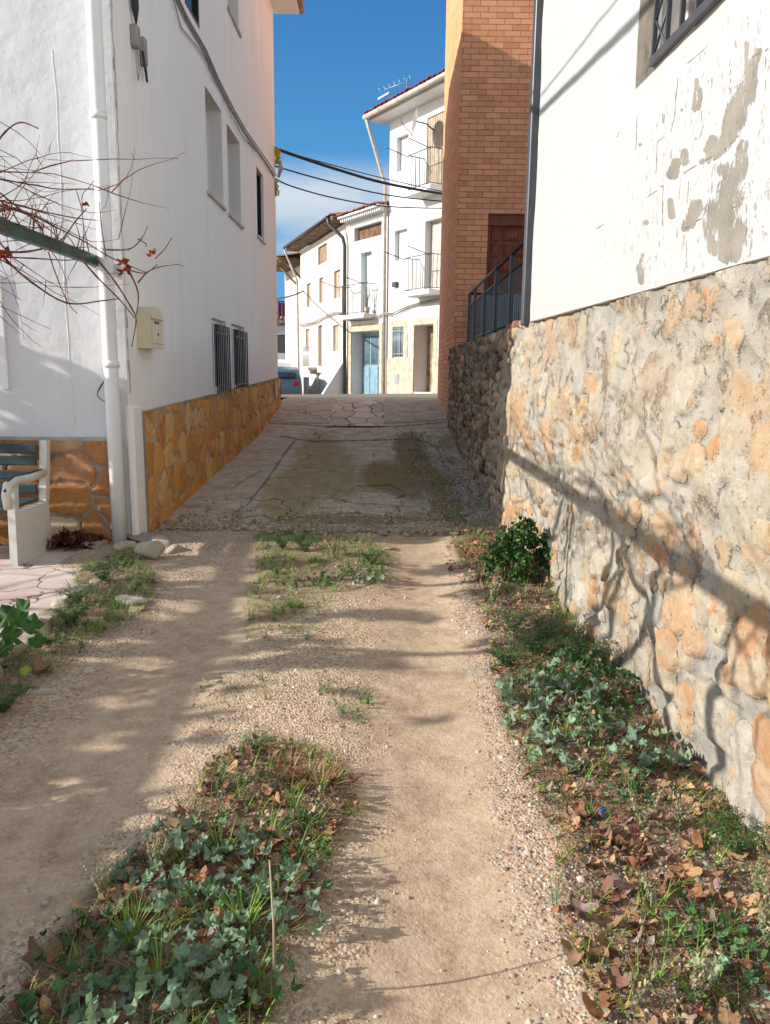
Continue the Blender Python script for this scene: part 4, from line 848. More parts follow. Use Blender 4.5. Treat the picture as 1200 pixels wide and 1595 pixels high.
q.box((-6,-.02,5.08),(-4.2,.02,5.13)); q.box((-6.0,-.02,4.14),(-4.2,.02,4.18)); q.build('balcony_railing',M['dark_metal'],bl)
q=MB(lambda u,w,z:(u,41.55-w,z)); 
for i,(a,b) in enumerate([(-5.75,-5.35),(-5.3,-4.95),(-4.9,-4.5)]):
    vs=[(a+(b-a)*k/6,.03*math.sin(k*2.1+i),z) for k in range(7) for z in (5.05,4.35-.1*(i%2))]; q.add(vs,[(2*k,2*k+1,2*k+3,2*k+2) for k in range(6)],i%2)
q.build('hanging_clothes',[M['cloth_purple'],M['cable']],bl)
# blue car and white van parked down the side street
def car(name,label,cat,loc,rz,L,Wd,Hh,body,van=False):
    t=thing(name,label,cat,loc,None,rz); l=L/2; w=Wd/2
    if van: prof=[(-l,.35),(l,.35),(l,.95),(l-.15,1.05),(l-.75,1.3*Hh/1.6),(l-1.1,Hh),(-l+.08,Hh),(-l,Hh-.15)]
    else: prof=[(-l,.35),(l,.35),(l+.02,.7),(l-.15,.85),(l-1.1,.98),(l-1.75,Hh-.03),(l-2.1,Hh),(-l+.9,Hh),(-l+.45,Hh-.1),(-l+.05,1.0),(-l-.02,.7)]
    q=MB(); n=len(prof); vs=[]
    for s,k in ((-1,.90),(-1,1),(1,1),(1,.90)):
        for x,z in prof: 
            inset=1-.10*max(0,(z-.9)/(Hh-.9)); kk=k*inset; vs.append((x*(1 if k==1 else .985),s*w*kk if k==1 else s*w*inset,z if k==1 else z))
    vs=[]
    for s in (-1,1):
        for x,z in prof: vs.append((x,s*w*(1-.14*max(0,(z-.9)/(Hh-.9))),z))
    fs=[tuple(range(n)),tuple(range(2*n-1,n-1,-1))]+[(i,n+i,n+(i+1)%n,(i+1)%n) for i in range(n)]
    q.add(vs,fs); b_=q.build('body',body,t,local=False)
    md=b_.modifiers.new('bevel','BEVEL'); md.width=.05; md.segments=2
    q=MB()
    for s in (-1,1):
        f=lambda z:s*(w*(1-.14*max(0,(z-.9)/(Hh-.9)))+.006)
        if van: P=[(l-1.7,1.12),(l-.78,1.12),(l-1.15,Hh-.15),(l-1.7,Hh-.15)]
        else: P=[(-l+.35,1.0),(l-1.2,1.0),(l-1.8,Hh-.09),(-l+.95,Hh-.09)]
        q.add([(x,f(z),z) for x,z in P],[(0,1,2,3) if s>0 else (3,2,1,0)])
    x0,z0_,x1,z1_=(l-.72,1.1,l-1.08,Hh-.08) if van else (l-1.16,1.0,l-1.74,Hh-.07)
    q.add([(x0+.03,-w*.8,z0_+.03),(x0+.03,w*.8,z0_+.03),(x1+.03,w*.74,z1_),(x1+.03,-w*.74,z1_)],[(0,1,2,3)])
    q.add([(-l-.02,-w*.75,1.05),(-l-.02,w*.75,1.05),(-l+(.02 if van else .42),w*.7,Hh-.15),(-l+(.02 if van else .42),-w*.7,Hh-.15)],[(3,2,1,0)])
    q.build('windows',M['glass'],t,local=False)
    for x in (-l+.75,l-.8):
        for s in (-1,1):
            q=MB(); q.tube([(x,s*(w-.2),.33),(x,s*(w+.01),.33)],.32,18,smooth=False); q.tube([(x,s*(w),.33),(x,s*(w+.02),.33)],.19,12,1,smooth=False); q.build('wheel',[M['rubber'],M['galv']],t,local=False)
    for s in (-1,1):
        q=MB(); q.bbox((-l-.04,s*w*.75-.12,.75),(-l+.03,s*w*.75+.12,.92),.01); q.build('tail_lamp',simple('tail_red',(.35,.02,.02,1),.3),t,local=False)
        q=MB(); q.bbox((l-.08,s*w*.72-.15,.68),(l+.04,s*w*.72+.15,.82),.01); q.build('headlight',M['glass_far'],t,local=False)
    return t
car('parked_car','blue parked car glimpsed down the side street past the white house corner','car',(-4.22,30.0,.28),R(100),4.1,1.7,1.42,M['car_blue'])
car('parked_van','white van parked behind the blue car in the gap','van',(-5.35,38.5,.1),R(95),4.6,1.85,1.95,M['van_white'],True)
cr_=MB(); rr_=random.Random(11)
for k in range(46):
    u,w,z=7.0+rr_.uniform(-.3,.5),.2,.2; P=[(u,w,z)]
    du,dw=rr_.uniform(-.2,.5),rr_.uniform(0,.5); h=rr_.uniform(.5,1.5)
    for i in range(5): P.append((u+du*(i+1)/5+rr_.uniform(-.06,.06),w+dw*(i+1)/5+rr_.uniform(-.06,.06),z+h*(i+1)/5))
    cr_.tube([T2(*p) for p in P],[.014,.012,.01,.008,.006,.005],4,0 if k%3 else 1)
tag(cr_.build('dry_bush',[M['vine'],M['shutter_pale']]),'dry leafless bush at the foot of the cream house far corner','bush')
# ---------------------------------------------------------------- overhead wires
def wire(name,pts,Y0,Y1,r,label,mat):
    xs_=[p[0] for p in pts]; P=[]
    for i,(x,y) in enumerate(pts): f=(x-xs_[0])/(xs_[-1]-xs_[0]); Yv=Y0+(Y1-Y0)*f; P.append(atY(x,y,Yv))
    Q=[]
    for i in range(len(P)-1):
        p0=P[max(i-1,0)];p1=P[i];p2=P[i+1];p3=P[min(i+2,len(P)-1)]
        for t in np.linspace(0,1,6)[:-1]: Q.append(.5*((2*p1)+(-p0+p2)*t+(2*p0-5*p1+4*p2-p3)*t*t+(-p0+3*p1-3*p2+p3)*t**3))
    Q.append(P[-1]); q=MB(); q.tube([tuple(a) for a in Q],r,6); return q,name,label,mat
def fin(w): tag(w[0].build(w[1],w[3]),w[2],'cable')
w=wire('overhead_cable',[(427,230),(460,242),(520,262),(600,285),(700,303),(790,312)],14.8,19.5,.028,'thick dark twisted overhead cable, topmost of the wires crossing the sky',M['cable']); fin(w)
w=wire('overhead_cable',[(430,232),(500,252),(600,278),(700,300),(790,314)],14.85,19.7,.010,'thin dark wire hanging just beside the thick topmost overhead cable',M['cable']); fin(w)
w=wire('overhead_cable',[(427,258),(500,279),(600,303),(700,314),(790,318)],14.8,19.5,.014,'dark overhead wire hanging below the thick cable, middle of the sky wires',M['cable']); fin(w)
w=wire('overhead_cable',[(427,277),(455,290),(520,308),(600,321),(700,324),(790,320)],14.8,19.5,.013,'lowest of the dark wires crossing the sky above the cream house roof',M['cable']); fin(w)
w=wire('overhead_cable',[(427,467),(445,463),(462,458),(475,452)],24,33,.03,'short dark cable low in the sky gap beside the cream house',M['cable']); fin(w)
q=MB(); q.tube([(-2.02,6.19,4.95),(-1.95,5.4,4.80),(-1.9,3.5,4.62),(-1.85,1.0,4.5),(-1.8,-4,4.6)],.024,6); q.tube([(-2.02,6.19,4.99),(-1.93,5.4,4.90),(-1.86,3.5,4.80),(-1.82,1.0,4.72),(-1.8,-4,4.8)],.008,5)
tag(q.build('overhead_cable',M['cable']),'overhead cable strung above the lane towards the viewer, its shadow on the right plaster wall','cable')
yr=MB(); rr_=random.Random(4)
for k in range(16):
    x0=433+rr_.uniform(-3,3); y0=228+rr_.uniform(0,8) if k<9 else 276+rr_.uniform(0,6); P=[]
    for i in range(5): P.append(tuple(atY(x0+rr_.uniform(-3,3)-(4 if k>=9 else 0),y0+i*(5 if k<9 else 6),14.75)))
    yr.tube(P,.016,4)
tag(yr.build('yellow_cable_ties',M['yellow']),'tangle of yellow plastic tape hanging from the cables at the white house corner','tape')
pk=MB(); pk.tube([tuple(atY(436,250,14.8)),tuple(atY(438,262,14.8)),tuple(atY(434,276,14.8))],[.03,.045,.02],7); tag(pk.build('cable_sleeve',M['pinkish']),'pale pink cable sleeve hanging between the wires by the corner','cable sleeve')
# ---------------------------------------------------------------- pergola and vine
pg=thing('pergola','green painted steel pergola beam bearing bare vine stems at left','pergola',(-2.24,4,.17))
q=MB(); q.bbox((-2.265,-1.5,2.36),(-2.215,6.19,2.44),.004); q.build('beam',M['green_paint'],pg)
q=MB(); q.bbox((-6.1,-1.5,2.36),(-6.05,6.19,2.44),.004); q.build('beam',M['green_paint'],pg)
for y in (-1.2,3.0,4.25):
    q=MB(); q.bbox((-6.3,y-.02,2.445),(-2.21,y+.02,2.495),.003); q.build('rafter',M['green_paint'],pg)
for x,y in ((-6.07,-1.3),(-6.07,3.0),(-2.5,-1.3)):
    q=MB(); q.bbox((x-.03,y-.03,.17),(x+.03,y+.03,2.36),.004); q.build('post',M['green_paint'],pg)
vn=thing('grape_vine','tangle of bare reddish grape vine stems over the green pergola beam','vine',(-2.24,4,2.4))
vm=MB(); rv=random.Random(21)
def vine(p,d,L,r,mbb,n=None,wander=.35,grav=0,branch=.0,depth=0):
    p=np.array(p,float); d=np.array(d,float); d/=np.linalg.norm(d); n=n or max(3,int(L/.09)); P=[tuple(p)]; Rr=[r]
    for i in range(n):
        d=d+np.array([rv.gauss(0,wander),rv.gauss(0,wander),rv.gauss(0,wander)])*.5+np.array([0,0,grav]); d/=np.linalg.norm(d); p=p+d*L/n; P.append(tuple(p)); Rr.append(r*(1-.75*(i+1)/n)*(1.35 if i%3==0 else 1))
        if branch and rv.random()<branch and depth<2:
            vine(p,d+np.array([rv.gauss(0,.9),rv.gauss(0,.9),rv.gauss(0,.9)]),L*rv.uniform(.15,.45),r*.55,mbb,None,wander,grav,branch*.6,depth+1)
    mbb.tube(P,Rr,5); return P
for k in range(42):   # stems lying along the beam towards the corner
    y0=rv.uniform(2.4,4.6); L=rv.uniform(1.0,2.0); L=min(L,6.35-y0)
    vine((-2.24+rv.uniform(-.1,.1),y0,2.44+rv.uniform(-.12,.22)),(rv.uniform(-.06,.06),1,rv.uniform(-.12,.08)),L,.0052,vm,None,.24,-.004,.18)
for k in range(20):   # fine upright twigs
    vine((-2.24+rv.uniform(-.08,.08),rv.uniform(4.5,6.0),2.42),(rv.uniform(-.3,.3),rv.uniform(-.3,.5),1),rv.uniform(.10,.32),.004,vm,None,.35,0,.12)
vm2=[]
def shoot(pts,r,off):
    P=[atY(x,y,yy) for x,y,yy in pts]; Q=[]
    for i in range(len(P)-1):
        p0=P[max(i-1,0)];p1=P[i];p2=P[i+1];p3=P[min(i+2,len(P)-1)]
        for t in np.linspace(0,1,5)[:-1]: Q.append(.5*((2*p1)+(-p0+p2)*t+(2*p0-5*p1+4*p2-p3)*t*t+(-p0+3*p1-3*p2+p3)*t**3))
    Q.append(P[-1]); n=len(Q); vm.tube([tuple(a) for a in Q],[r*(1.15 if i%4==0 else .95)*(1-.55*i/n) for i in range(n)],5)
# the long shoots that can be told apart in the picture
shoot([(-20,372,5.0),(10,405,5.2),(50,440,5.4),(105,472,5.7),(160,468,5.9),(185,465,6.0)],.009,0)
shoot([(150,402,6.0),(180,440,6.0),(205,480,6.02),(212,500,6.05),(205,540,6.1)],.008,0)
shoot([(120,395,5.9),(150,430,5.95),(185,465,6.0),(210,495,6.02)],.008,0)
shoot([(200,420,5.9),(215,455,6.0),(213,490,6.05)],.008,0)
shoot([(160,388,6.0),(200,388,6.0),(220,372,5.95),(230,352,5.9)],.007,0)
shoot([(215,372,5.95),(228,380,5.95),(226,384,5.95)],.005,0)
shoot([(215,440,5.95),(235,420,5.9),(270,412,5.85),(285,414,5.8)],.006,0)
shoot([(200,420,5.95),(225,425,5.9),(245,412,5.85)],.006,0)
shoot([(242,402,6.0),(256,388,5.95),(268,370,5.9)],.006,0)
shoot([(75,392,5.5),(88,430,5.5),(105,470,5.5),(120,488,5.5)],.006,0)
shoot([(-10,230,5.0),(8,205,5.0),(32,190,5.0),(60,200,5.0)],.007,0)
shoot([(130,330,5.9),(128,305,5.9),(140,290,5.9),(147,280,5.9)],.004,0)
shoot([(165,400,5.9),(158,350,5.9),(155,315,5.9)],.005,0)
shoot([(0,320,5.0),(40,330,5.2),(80,350,5.5),(130,375,5.8),(175,402,6.0),(230,425,6.05)],.007,0)
shoot([(0,312,5.0),(50,325,5.3),(110,338,5.6),(152,343,5.9)],.006,0)
shoot([(-5,390,5.1),(40,392,5.3),(90,378,5.5),(118,344,5.8),(135,325,5.9)],.008,0)
shoot([(-5,400,5.1),(50,402,5.3),(100,405,5.6),(120,404,5.8)],.006,0)
shoot([(170,443,6.0),(150,500,6.05),(135,560,6.12)],.0,0)
shoot([(182,567,6.1),(155,605,6.12),(155,620,6.12),(180,634,6.12)],.007,0)
o=vm.build('stems',M['vine'],vn)
# heavy trunks of the vine out to the left; they throw the broad shadows on the stone wall
tk=MB()
for (pts,r) in (([(-2.35,2.3,1.62),(-2.25,2.45,1.8),(-2.3,2.8,2.2),(-2.24,3.4,2.46)],.055),([(-2.28,3.35,2.44),(-2.34,3.3,2.1),(-2.36,3.5,1.75),(-2.38,3.85,1.72),(-2.35,4.0,2.05),(-2.3,4.0,2.44)],.045),
  ([(-2.26,2.6,2.4),(-2.34,2.75,2.0),(-2.3,3.05,1.75),(-2.33,3.2,1.62),(-2.3,3.35,1.75)],.05),([(-2.25,3.1,2.44),(-2.3,3.25,2.0),(-2.26,3.2,1.66)],.04),([(-2.34,4.1,2.42),(-2.42,4.15,2.15),(-2.40,4.2,1.85),(-2.45,4.15,1.6)],.028),
  ([(-2.25,1.9,2.44),(-2.3,2.05,2.0),(-2.33,2.0,1.75),(-2.3,2.2,1.6)],.05),([(-2.3,1.2,2.44),(-2.4,1.3,2.1),(-2.35,1.15,1.7)],.05)):
    P=[np.array(p) for p in pts]; Q=[]
    for i in range(len(P)-1):
        p0=P[max(i-1,0)];p1=P[i];p2=P[i+1];p3=P[min(i+2,len(P)-1)]
        for t in np.linspace(0,1,6)[:-1]: Q.append(.5*((2*p1)+(-p0+p2)*t+(2*p0-5*p1+4*p2-p3)*t*t+(-p0+3*p1-3*p2+p3)*t**3))
    tk.tube([tuple(a) for a in Q],[r*.6*(1+.15*math.sin(i*1.7)) for i in range(len(Q))],8)
tk.build('trunk',M['vine'],vn)
vm=MB()
for k in range(17):   # hanging stems under the beam, left of the picture
    y0=rv.uniform(1.0,4.2); vine((-2.3+rv.uniform(-.12,.08),y0,2.44),(rv.uniform(-.25,.2),rv.uniform(-.9,.9),-rv.uniform(.2,1)),rv.uniform(.5,1.1),rv.uniform(.006,.013),vm,None,.5,-.02,.12)
for k in range(9):
    y0=rv.uniform(.8,3.4); vine((-2.3+rv.uniform(-.1,.1),y0,2.46),(rv.uniform(-.1,.1),1,rv.uniform(-.2,.2)),rv.uniform(.8,1.4),rv.uniform(.008,.016),vm,None,.35,0,.12)
vm.build('hanging_stems',M['vine'],vn)
# ---------------------------------------------------------------- leaf shapes
def leaf_template(kind):
    """returns verts (unit radius, xy plane, base at -y) and triangles/quads as tris"""
    if kind=='mallow': nr=30; f=lambda t:(1-.13*abs(math.sin(2.5*t))**1.1+.03*math.cos(15*t))*(1-.6*math.exp(-((abs(t)-math.pi)/.22)**2)); fold=.34
    elif kind=='plane': nr=22; f=lambda t:(.52+.48*abs(math.cos(2.0*t))**1.6 if abs(t)<2.2 else .5)*(1+.06*math.sin(11*t)); fold=.16
    else: nr=10; f=lambda t:1/(abs(math.cos(t))**1.3+2.0*abs(math.sin(t))**1.3)**.8; fold=.05
    V=[(0,0,0)]; F=[]
    for ring,k in ((1,.55),(2,1.0)):
        for i in range(nr):
            t=-math.pi+2*math.pi*i/nr; r=f(t)*k; V.append((r*math.sin(t),r*math.cos(t),fold*k*math.cos(5*t)*.5))
    for i in range(nr):
        j=(i+1)%nr; F.append((0,1+i,1+j)); F.append((1+i,1+nr+i,1+nr+j)); F.append((1+i,1+nr+j,1+j))
    return np.array(V),np.array(F)
LT={k:leaf_template(k) for k in('mallow','plane','oval')}
SQ={'tiny':(np.array([(0,-1,0),(.45,0,.1),(0,1,0),(-.45,0,.1)],float),np.array([(0,1,2),(0,2,3)]))}
class LB:
    """leaf accumulator"""
    def __init__(s): s.V=[];s.F=[];s.C=[];s.n=0
    def leaf(s,kind,pos,nrm,yaw,size,col,curl=0,curl2=0):
        V,F=LT[kind] if kind in LT else SQ[kind]; V=V.copy()*size
        if curl: V[:,2]+=curl*(V[:,0]**2)/size
        if curl2: V[:,2]+=curl2*(V[:,1]**2)/size+curl2*.3*V[:,0]*V[:,1]/size
        c,s_=math.cos(yaw),math.sin(yaw); V[:,:2]=V[:,:2]@np.array([[c,s_],[-s_,c]])
        n=np.array(nrm,float); n/=np.linalg.norm(n); a=np.array([1.,0,0]) if abs(n[0])<.8 else np.array([0,1.,0]); x=np.cross(a,n); x/=np.linalg.norm(x); y=np.cross(n,x)
        V=V[:,0:1]*x+V[:,1:2]*y+V[:,2:3]*n+np.array(pos)
        s.V.append(V); s.F.append(F+s.n); s.n+=len(V); col=np.array(col[:3])
        cc=np.tile(col,(len(V),1)); 
        if len(V)>15: cc[0]=col*1.25; cc[1+(len(V)-1)//2:]=col*.92
        s.C.append(cc)
    def blade(s,p,d,L,w,bend,col):
        p=np.array(p,float); d=np.array(d,float); side=np.array([-d[1],d[0],0]); side/=max(np.linalg.norm(side),1e-6); V=[]; q=p.copy(); v=np.array([d[0]*.3,d[1]*.3,1.]); 
        for k in range(4):
            ww=w*(1-k/3.2); V+= [q-side*ww,q+side*ww]; v=v+np.array([d[0],d[1],-.35])*bend; v/=np.linalg.norm(v); q=q+v*L/3
        F=[(0,1,3),(0,3,2),(2,3,5),(2,5,4),(4,5,7),(4,7,6)]; s.V.append(np.array(V)); s.F.append(np.array(F)+s.n); s.n+=8; s.C.append(np.tile(np.array(col[:3]),(8,1)))
    def stem(s,a,b,r,col):
        a=np.array(a,float);b=np.array(b,float); d=b-a; d/=max(np.linalg.norm(d),1e-6); x=np.cross(d,[.3,.2,.9]); x/=np.linalg.norm(x); y=np.cross(d,x)
        V=[a+r*(math.cos(t)*x+math.sin(t)*y) for t in (0,2.09,4.19)]+[b+.7*r*(math.cos(t)*x+math.sin(t)*y) for t in (0,2.09,4.19)]
        s.V.append(np.array(V)); s.F.append(np.array([(0,1,4),(0,4,3),(1,2,5),(1,5,4),(2,0,3),(2,3,5)])+s.n); s.n+=6; s.C.append(np.tile(np.array(col[:3]),(6,1)))
    def build(s,name,mat,parent=None,smooth=True):
        return npmesh(name,np.concatenate(s.V),np.concatenate(s.F),[mat],parent,cols=np.concatenate(s.C),smooth=smooth)
def jit(c,k,rs): g_=rs.uniform(1-k,1+k); return tuple(x*g_*rs.uniform(.93,1.07) for x in c[:3])
MALLOW=lin(134,158,122); MALLOW2=lin(84,118,72); GRASS=lin(128,164,60); DARKG=lin(52,92,40); DRY=[lin(158,122,92),lin(182,142,106),lin(136,100,80),lin(196,156,112),lin(112,84,68),lin(164,110,76),lin(156,136,120)]
# visible leftovers on the vine
lb=LB(); rs=random.Random(31)
for (x,y,yy,s_) in ((197,420,6.0,.045),(192,408,6.0,.03),(14,325,5.0,.035),(80,380,5.6,.03),(92,386,5.6,.03),(132,318,5.9,.02),(240,395,5.9,.03),(4,398,5.1,.04)):
    p=atY(x,y,yy)
    for k in range(3): lb.leaf('plane',p+np.array([rs.uniform(-.02,.02)]*3),(rs.uniform(-1,1),-1,rs.uniform(-.5,1)),rs.uniform(0,6),s_*rs.uniform(.7,1.1),jit(lin(160,74,40),.2,rs),1.2,.9)
lb.build('withered_leaves',M['dead'],vn)
# off-frame vine growth over the far side of the pergola and a shrub (they cast the lane's shadows)
vb=thing('vine_canopy','dense far side of the grape vine on the pergola with withered leaves, out left','vine',(-6,3,2.4))
vm=MB()
for k in range(24): vine((-6.6+rv.uniform(-.4,.4),rv.uniform(-1,5.6),2.46+rv.uniform(-.1,.1)),(rv.uniform(-1,1),rv.uniform(-.5,.5),rv.uniform(-.3,.3)),rv.uniform(.8,2.0),.014,vm,None,.3,0,.12)
vm.build('stems',M['vine'],vb)
lb=LB(); rs=random.Random(33)
CL=[(-6.0,4.7,2.42,.25,50),(-6.1,4.1,2.35,.22,46),(-6.3,3.35,2.4,.28,90),(-5.7,3.1,2.3,.22,60),(-6.4,2.65,2.3,.30,150),(-5.9,2.3,2.35,.32,180),(-6.5,2.0,2.2,.35,220),(-6.0,1.75,2.1,.35,220),(-6.6,1.4,2.3,.4,260),(-5.6,1.3,2.2,.3,140),(-4.6,5.75,2.2,.3,120),(-5.2,5.65,2.5,.3,120),(-3.9,2.4,2.45,.15,20),(-4.4,4.0,2.45,.12,16)]
CL+=[(-6.3,1.55,2.25,.28,420),(-5.9,1.95,2.2,.22,300),(-6.5,1.2,2.35,.3,420),(-5.8,1.2,2.1,.22,200),(-6.9,1.75,2.45,.35,420),(-6.8,.7,2.4,.4,520),(-6.2,.5,2.2,.3,300),(-6.7,2.45,2.45,.25,200),(-5.9,2.75,2.3,.12,60),(-5.2,2.9,2.3,.12,50),(-5.0,3.6,2.4,.10,40),(-4.6,4.6,2.45,.1,40),(-4.0,3.2,2.45,.12,40)]
for cx,cy,cz,r,n in CL:
    if cy<2.8: cx-=.55; n=int(n*.45)
    for k in range(n): lb.leaf('plane',(cx+rs.gauss(0,r),cy+rs.gauss(0,r*.34),cz+rs.gauss(0,r*.5)),(rs.uniform(-1,1),rs.uniform(-.4,.4),rs.uniform(-1,1)),rs.uniform(0,6),rs.uniform(.045,.09),jit(DRY[k%7],.2,rs),.8,.6)
lb.build('withered_leaves',M['dead'],vb)
# ---------------------------------------------------------------- bench and leaf pile
bn=thing('bench','white bench end with dark teal slats against the left house front','bench',(-3.4,5.8,.172))
q=MB()
def bside(x,par):
    q=MB(); w=.05
    q.prism([(5.98,.172),(6.04,.172),(6.10,1.02),(6.02,1.02),(5.95,.60)],x-w,x,0)
    q.prism([(5.40,.172),(5.90,.172),(5.92,.50),(5.46,.50),(5.42,.72),(5.90,.72),(5.95,.60),(5.95,.172),(6.0,.172),(5.98,.78),(5.38,.79),(5.34,.74)],x-w-.001,x+.001,0)
    return q
def side(x):
    q=MB(); w=.055
    q.prism([(5.42,.172),(6.02,.172),(6.0,.56),(5.44,.56)],x-w,x,0)                # lower panel
    q.prism([(5.44,.561),(5.50,.561),(5.52,.76),(5.46,.76)],x-w,x,0)               # arm support
    q.prism([(5.95,.561),(6.02,.561),(6.10,1.03),(6.03,1.03)],x-w,x,0)             # back upright
    q.build('side_panel',M['bench_white'],bn)
    q=MB(); q.tube([(x-.0275,5.40,.60),(x-.0275,5.385,.70),(x-.0275,5.42,.765),(x-.0275,5.52,.785),(x-.0275,5.75,.775),(x-.0275,6.0,.78)],[.03,.032,.034,.034,.034,.034],10); a_=q.build('armrest',M['bench_white'],bn); q=MB(); q.tube([(x-.0275,5.375,.72),(x-.0275,5.42,.79),(x-.0275,5.52,.812),(x-.0275,5.75,.803),(x-.0275,5.96,.806)],.014,8); q.build('arm_cap',M['bench_teal'],a_)
side(-2.66); side(-4.25)
for i,(y,z) in enumerate(((5.99,.66),(6.005,.77),(6.02,.88),(6.04,.97))):
    q=MB(); q.bbox((-4.2,y-.055,z-.04),(-2.72,y-.03,z+.035),.008); q.build('back_slat',M['bench_teal'],bn)
for i in range(5):
    q=MB(); y=5.47+i*.10; q.bbox((-4.2,y,.565),(-2.72,y+.085,.59),.006); q.build('seat_slat',M['bench_teal'],bn)
def littermesh(name,pts,label,mat,sizes,kinds,cols,seed,kind='stuff',lift=.0,flat=.6):
    pts=[(x,y,z+(.02*((i*37)%10)/10 if name=='leaf_litter' else 0)) for i,(x,y,z) in enumerate(pts)]
    lb=LB(); rs=random.Random(seed)
    for x,y,z in pts:
        k=rs.choice(kinds); s_=rs.uniform(*sizes); lb.leaf(k,(x,y,z+rs.uniform(.002,.5)*s_+lift),(rs.gauss(0,flat),rs.gauss(0,flat),1),rs.uniform(0,6.3),s_,jit(rs.choice(cols),.25,rs),rs.uniform(-.2,1.6),rs.uniform(-.5,1.2))
    o=lb.build(name,mat); o['kind']=kind
    if label:o['label']=label
    return o
pp=[]; rs=random.Random(41)
for k in range(420):
    x=-2.3-abs(rs.gauss(0,.28)) if k%2 else rs.uniform(-2.66,-2.28); y=6.12-abs(rs.gauss(0,.09)); h=.10*math.exp(-((x+2.5)/.22)**2); pp.append((x,y,.175+rs.uniform(0,h)))
littermesh('fallen_leaf_heap',pp,'heap of dark red brown dry leaves beside the bench end',M['dead'],(.02,.045),['plane','oval'],[lin(112,60,40),lin(90,46,34),lin(140,84,54),lin(74,44,36)],42)
# ---------------------------------------------------------------- rocks, kerb stones
def rockmesh(seed,sub=2,flat=.55,col=lin(176,160,138)):
    import bmesh
    bm=bmesh.new(); bmesh.ops.create_icosphere(bm,subdivisions=3,radius=1); rs=random.Random(seed)
    planes=[(Vector((rs.gauss(0,1),rs.gauss(0,1),rs.gauss(0,1))).normalized(),rs.uniform(.5,.85)) for _ in range(13)]
    for v in bm.verts:
        for n,d in planes:
            k=v.co.dot(n)
            if k>d: v.co-=n*(k-d)*.92
        v.co*=1+.05*math.sin(v.co.x*7+seed)*math.cos(v.co.y*6)
        v.co.z*=flat
    me=bpy.data.meshes.new('rock'); bm.to_mesh(me); bm.free()
    c=me.color_attributes.new('Col','FLOAT_COLOR','POINT'); a=np.tile(np.array(col,dtype=np.float32),(len(me.vertices),1)); c.data.foreach_set('color',a.ravel()); me.materials.append(M['rock']); me.polygons.foreach_set('use_smooth',[True]*len(me.polygons)); return me
RM=[rockmesh(i,flat=f,col=c) for i,(f,c) in enumerate([(.6,lin(172,158,138)),(.45,lin(190,176,156)),(.35,lin(160,146,128)),(.7,lin(182,168,146)),(.4,lin(204,192,174)),(.5,lin(186,160,132))])]
def rock(mi,x,y,sx,sy,sz,rz,label,group=None,z=None,name='rock'):
    o=bpy.data.objects.new(name,RM[mi]); COL.objects.link(o); o.location=(x,y,(float(groundz(x,y)) if z is None else z)); o.scale=(sx,sy,sz); o.rotation_euler=(.1*math.sin(x*9),.1*math.cos(y*7),rz); return tag(o,label,'rock',group)
def pix(px_,py_,z=.2): return onplane(px_,py_,(0,0,1),z)
p=pix(237,866); rock(3,p[0],p[1],.125,.10,.12,.3,'large angular pale rock standing at the foot of the white downpipe',z=.25)
for (x,y,mi,s,lab) in ((150,848,2,.15,'flat pale stone slab lying on the patio left of the downpipe foot'),(195,850,1,.13,'low pale stone directly below the white downpipe'),(225,838,2,.17,'flat broad stone beside the white corner block'),(250,845,1,.16,'flat stone right of the corner block, behind the large angular rock'),(275,856,0,.12,'small tan stone right of the large angular rock'),
   (205,935,4,.13,'jagged white stone in the left verge, larger of the pair'),(212,948,5,.07,'smaller white stone just below the jagged one in left verge'),(328,888,4,.035,'small white stone on the sandy track at left'),(605,853,5,.07,'flat tan stone at the ramp foot right of the dry weeds'),(425,826,4,.06,'flat white stone at the ramp foot left of centre'),
   (137,1043,4,.055,'white crumbly stone on the dirt beside the left verge'),(72,1077,1,.07,'pale stone by the left verge beside withered leaf'),(520,1188,4,.030,'white stone beside the dry brown weeds of the centre patch'),(70,1402,4,.014,'lone smooth white pebble at left of the centre patch'),
   (895,1408,4,.026,'oval cream pebble among leaves at right verge'),(870,1400,4,.013,'round white pebble near the oval cream pebble')):
    p=pix(x,y,.2); gzv=float(groundz(p[0],p[1])); p=pix(x,y,gzv+.01); rock(mi,p[0],p[1],s,s*.8,s*.7,x*.7,lab,z=max(gzv,.175 if p[0]<-2.0 else gzv)+s*.05)
kk=[(178,888),(160,900),(140,912),(118,925),(100,938),(85,950),(68,972),(45,990),(20,1008),(-10,1030)]
for i,(x,y) in enumerate(kk):
    p=pix(x,y,.19); rock(i%3,p[0]-.02,p[1],.10,.085,.10,i*1.3,'rough pale kerb stone edging the patio','rough kerb stones edging the patio',z=.155,name='kerb_stone')
# row of broken stones at the foot of the ramp
for i in range(26):
    x=-1.15+i*.085+.03*math.sin(i*5); y=6.60+.06*math.sin(i*2.3)+.03*math.cos(i*7); rock([1,2,5,0][i%4],x,y,.055+.02*math.sin(i*3),.05,.045,i*2.1,'broken flat stone in the row across the ramp foot','broken stones across the ramp foot',z=float(groundz(x,min(y,7)))+.012,name='ramp_stone')
for i in range(13):
    x=.80+.18*math.sin(i*3.7); y=7.0+i*.28; rock([2,1,0][i%3],x+.05,y,.07+.03*math.sin(i*2),.08,.05,i*1.9,'loose flat stone at the foot of the dark rubble wall','loose stones along the dark wall foot',z=float(gz(x,y))+.01)
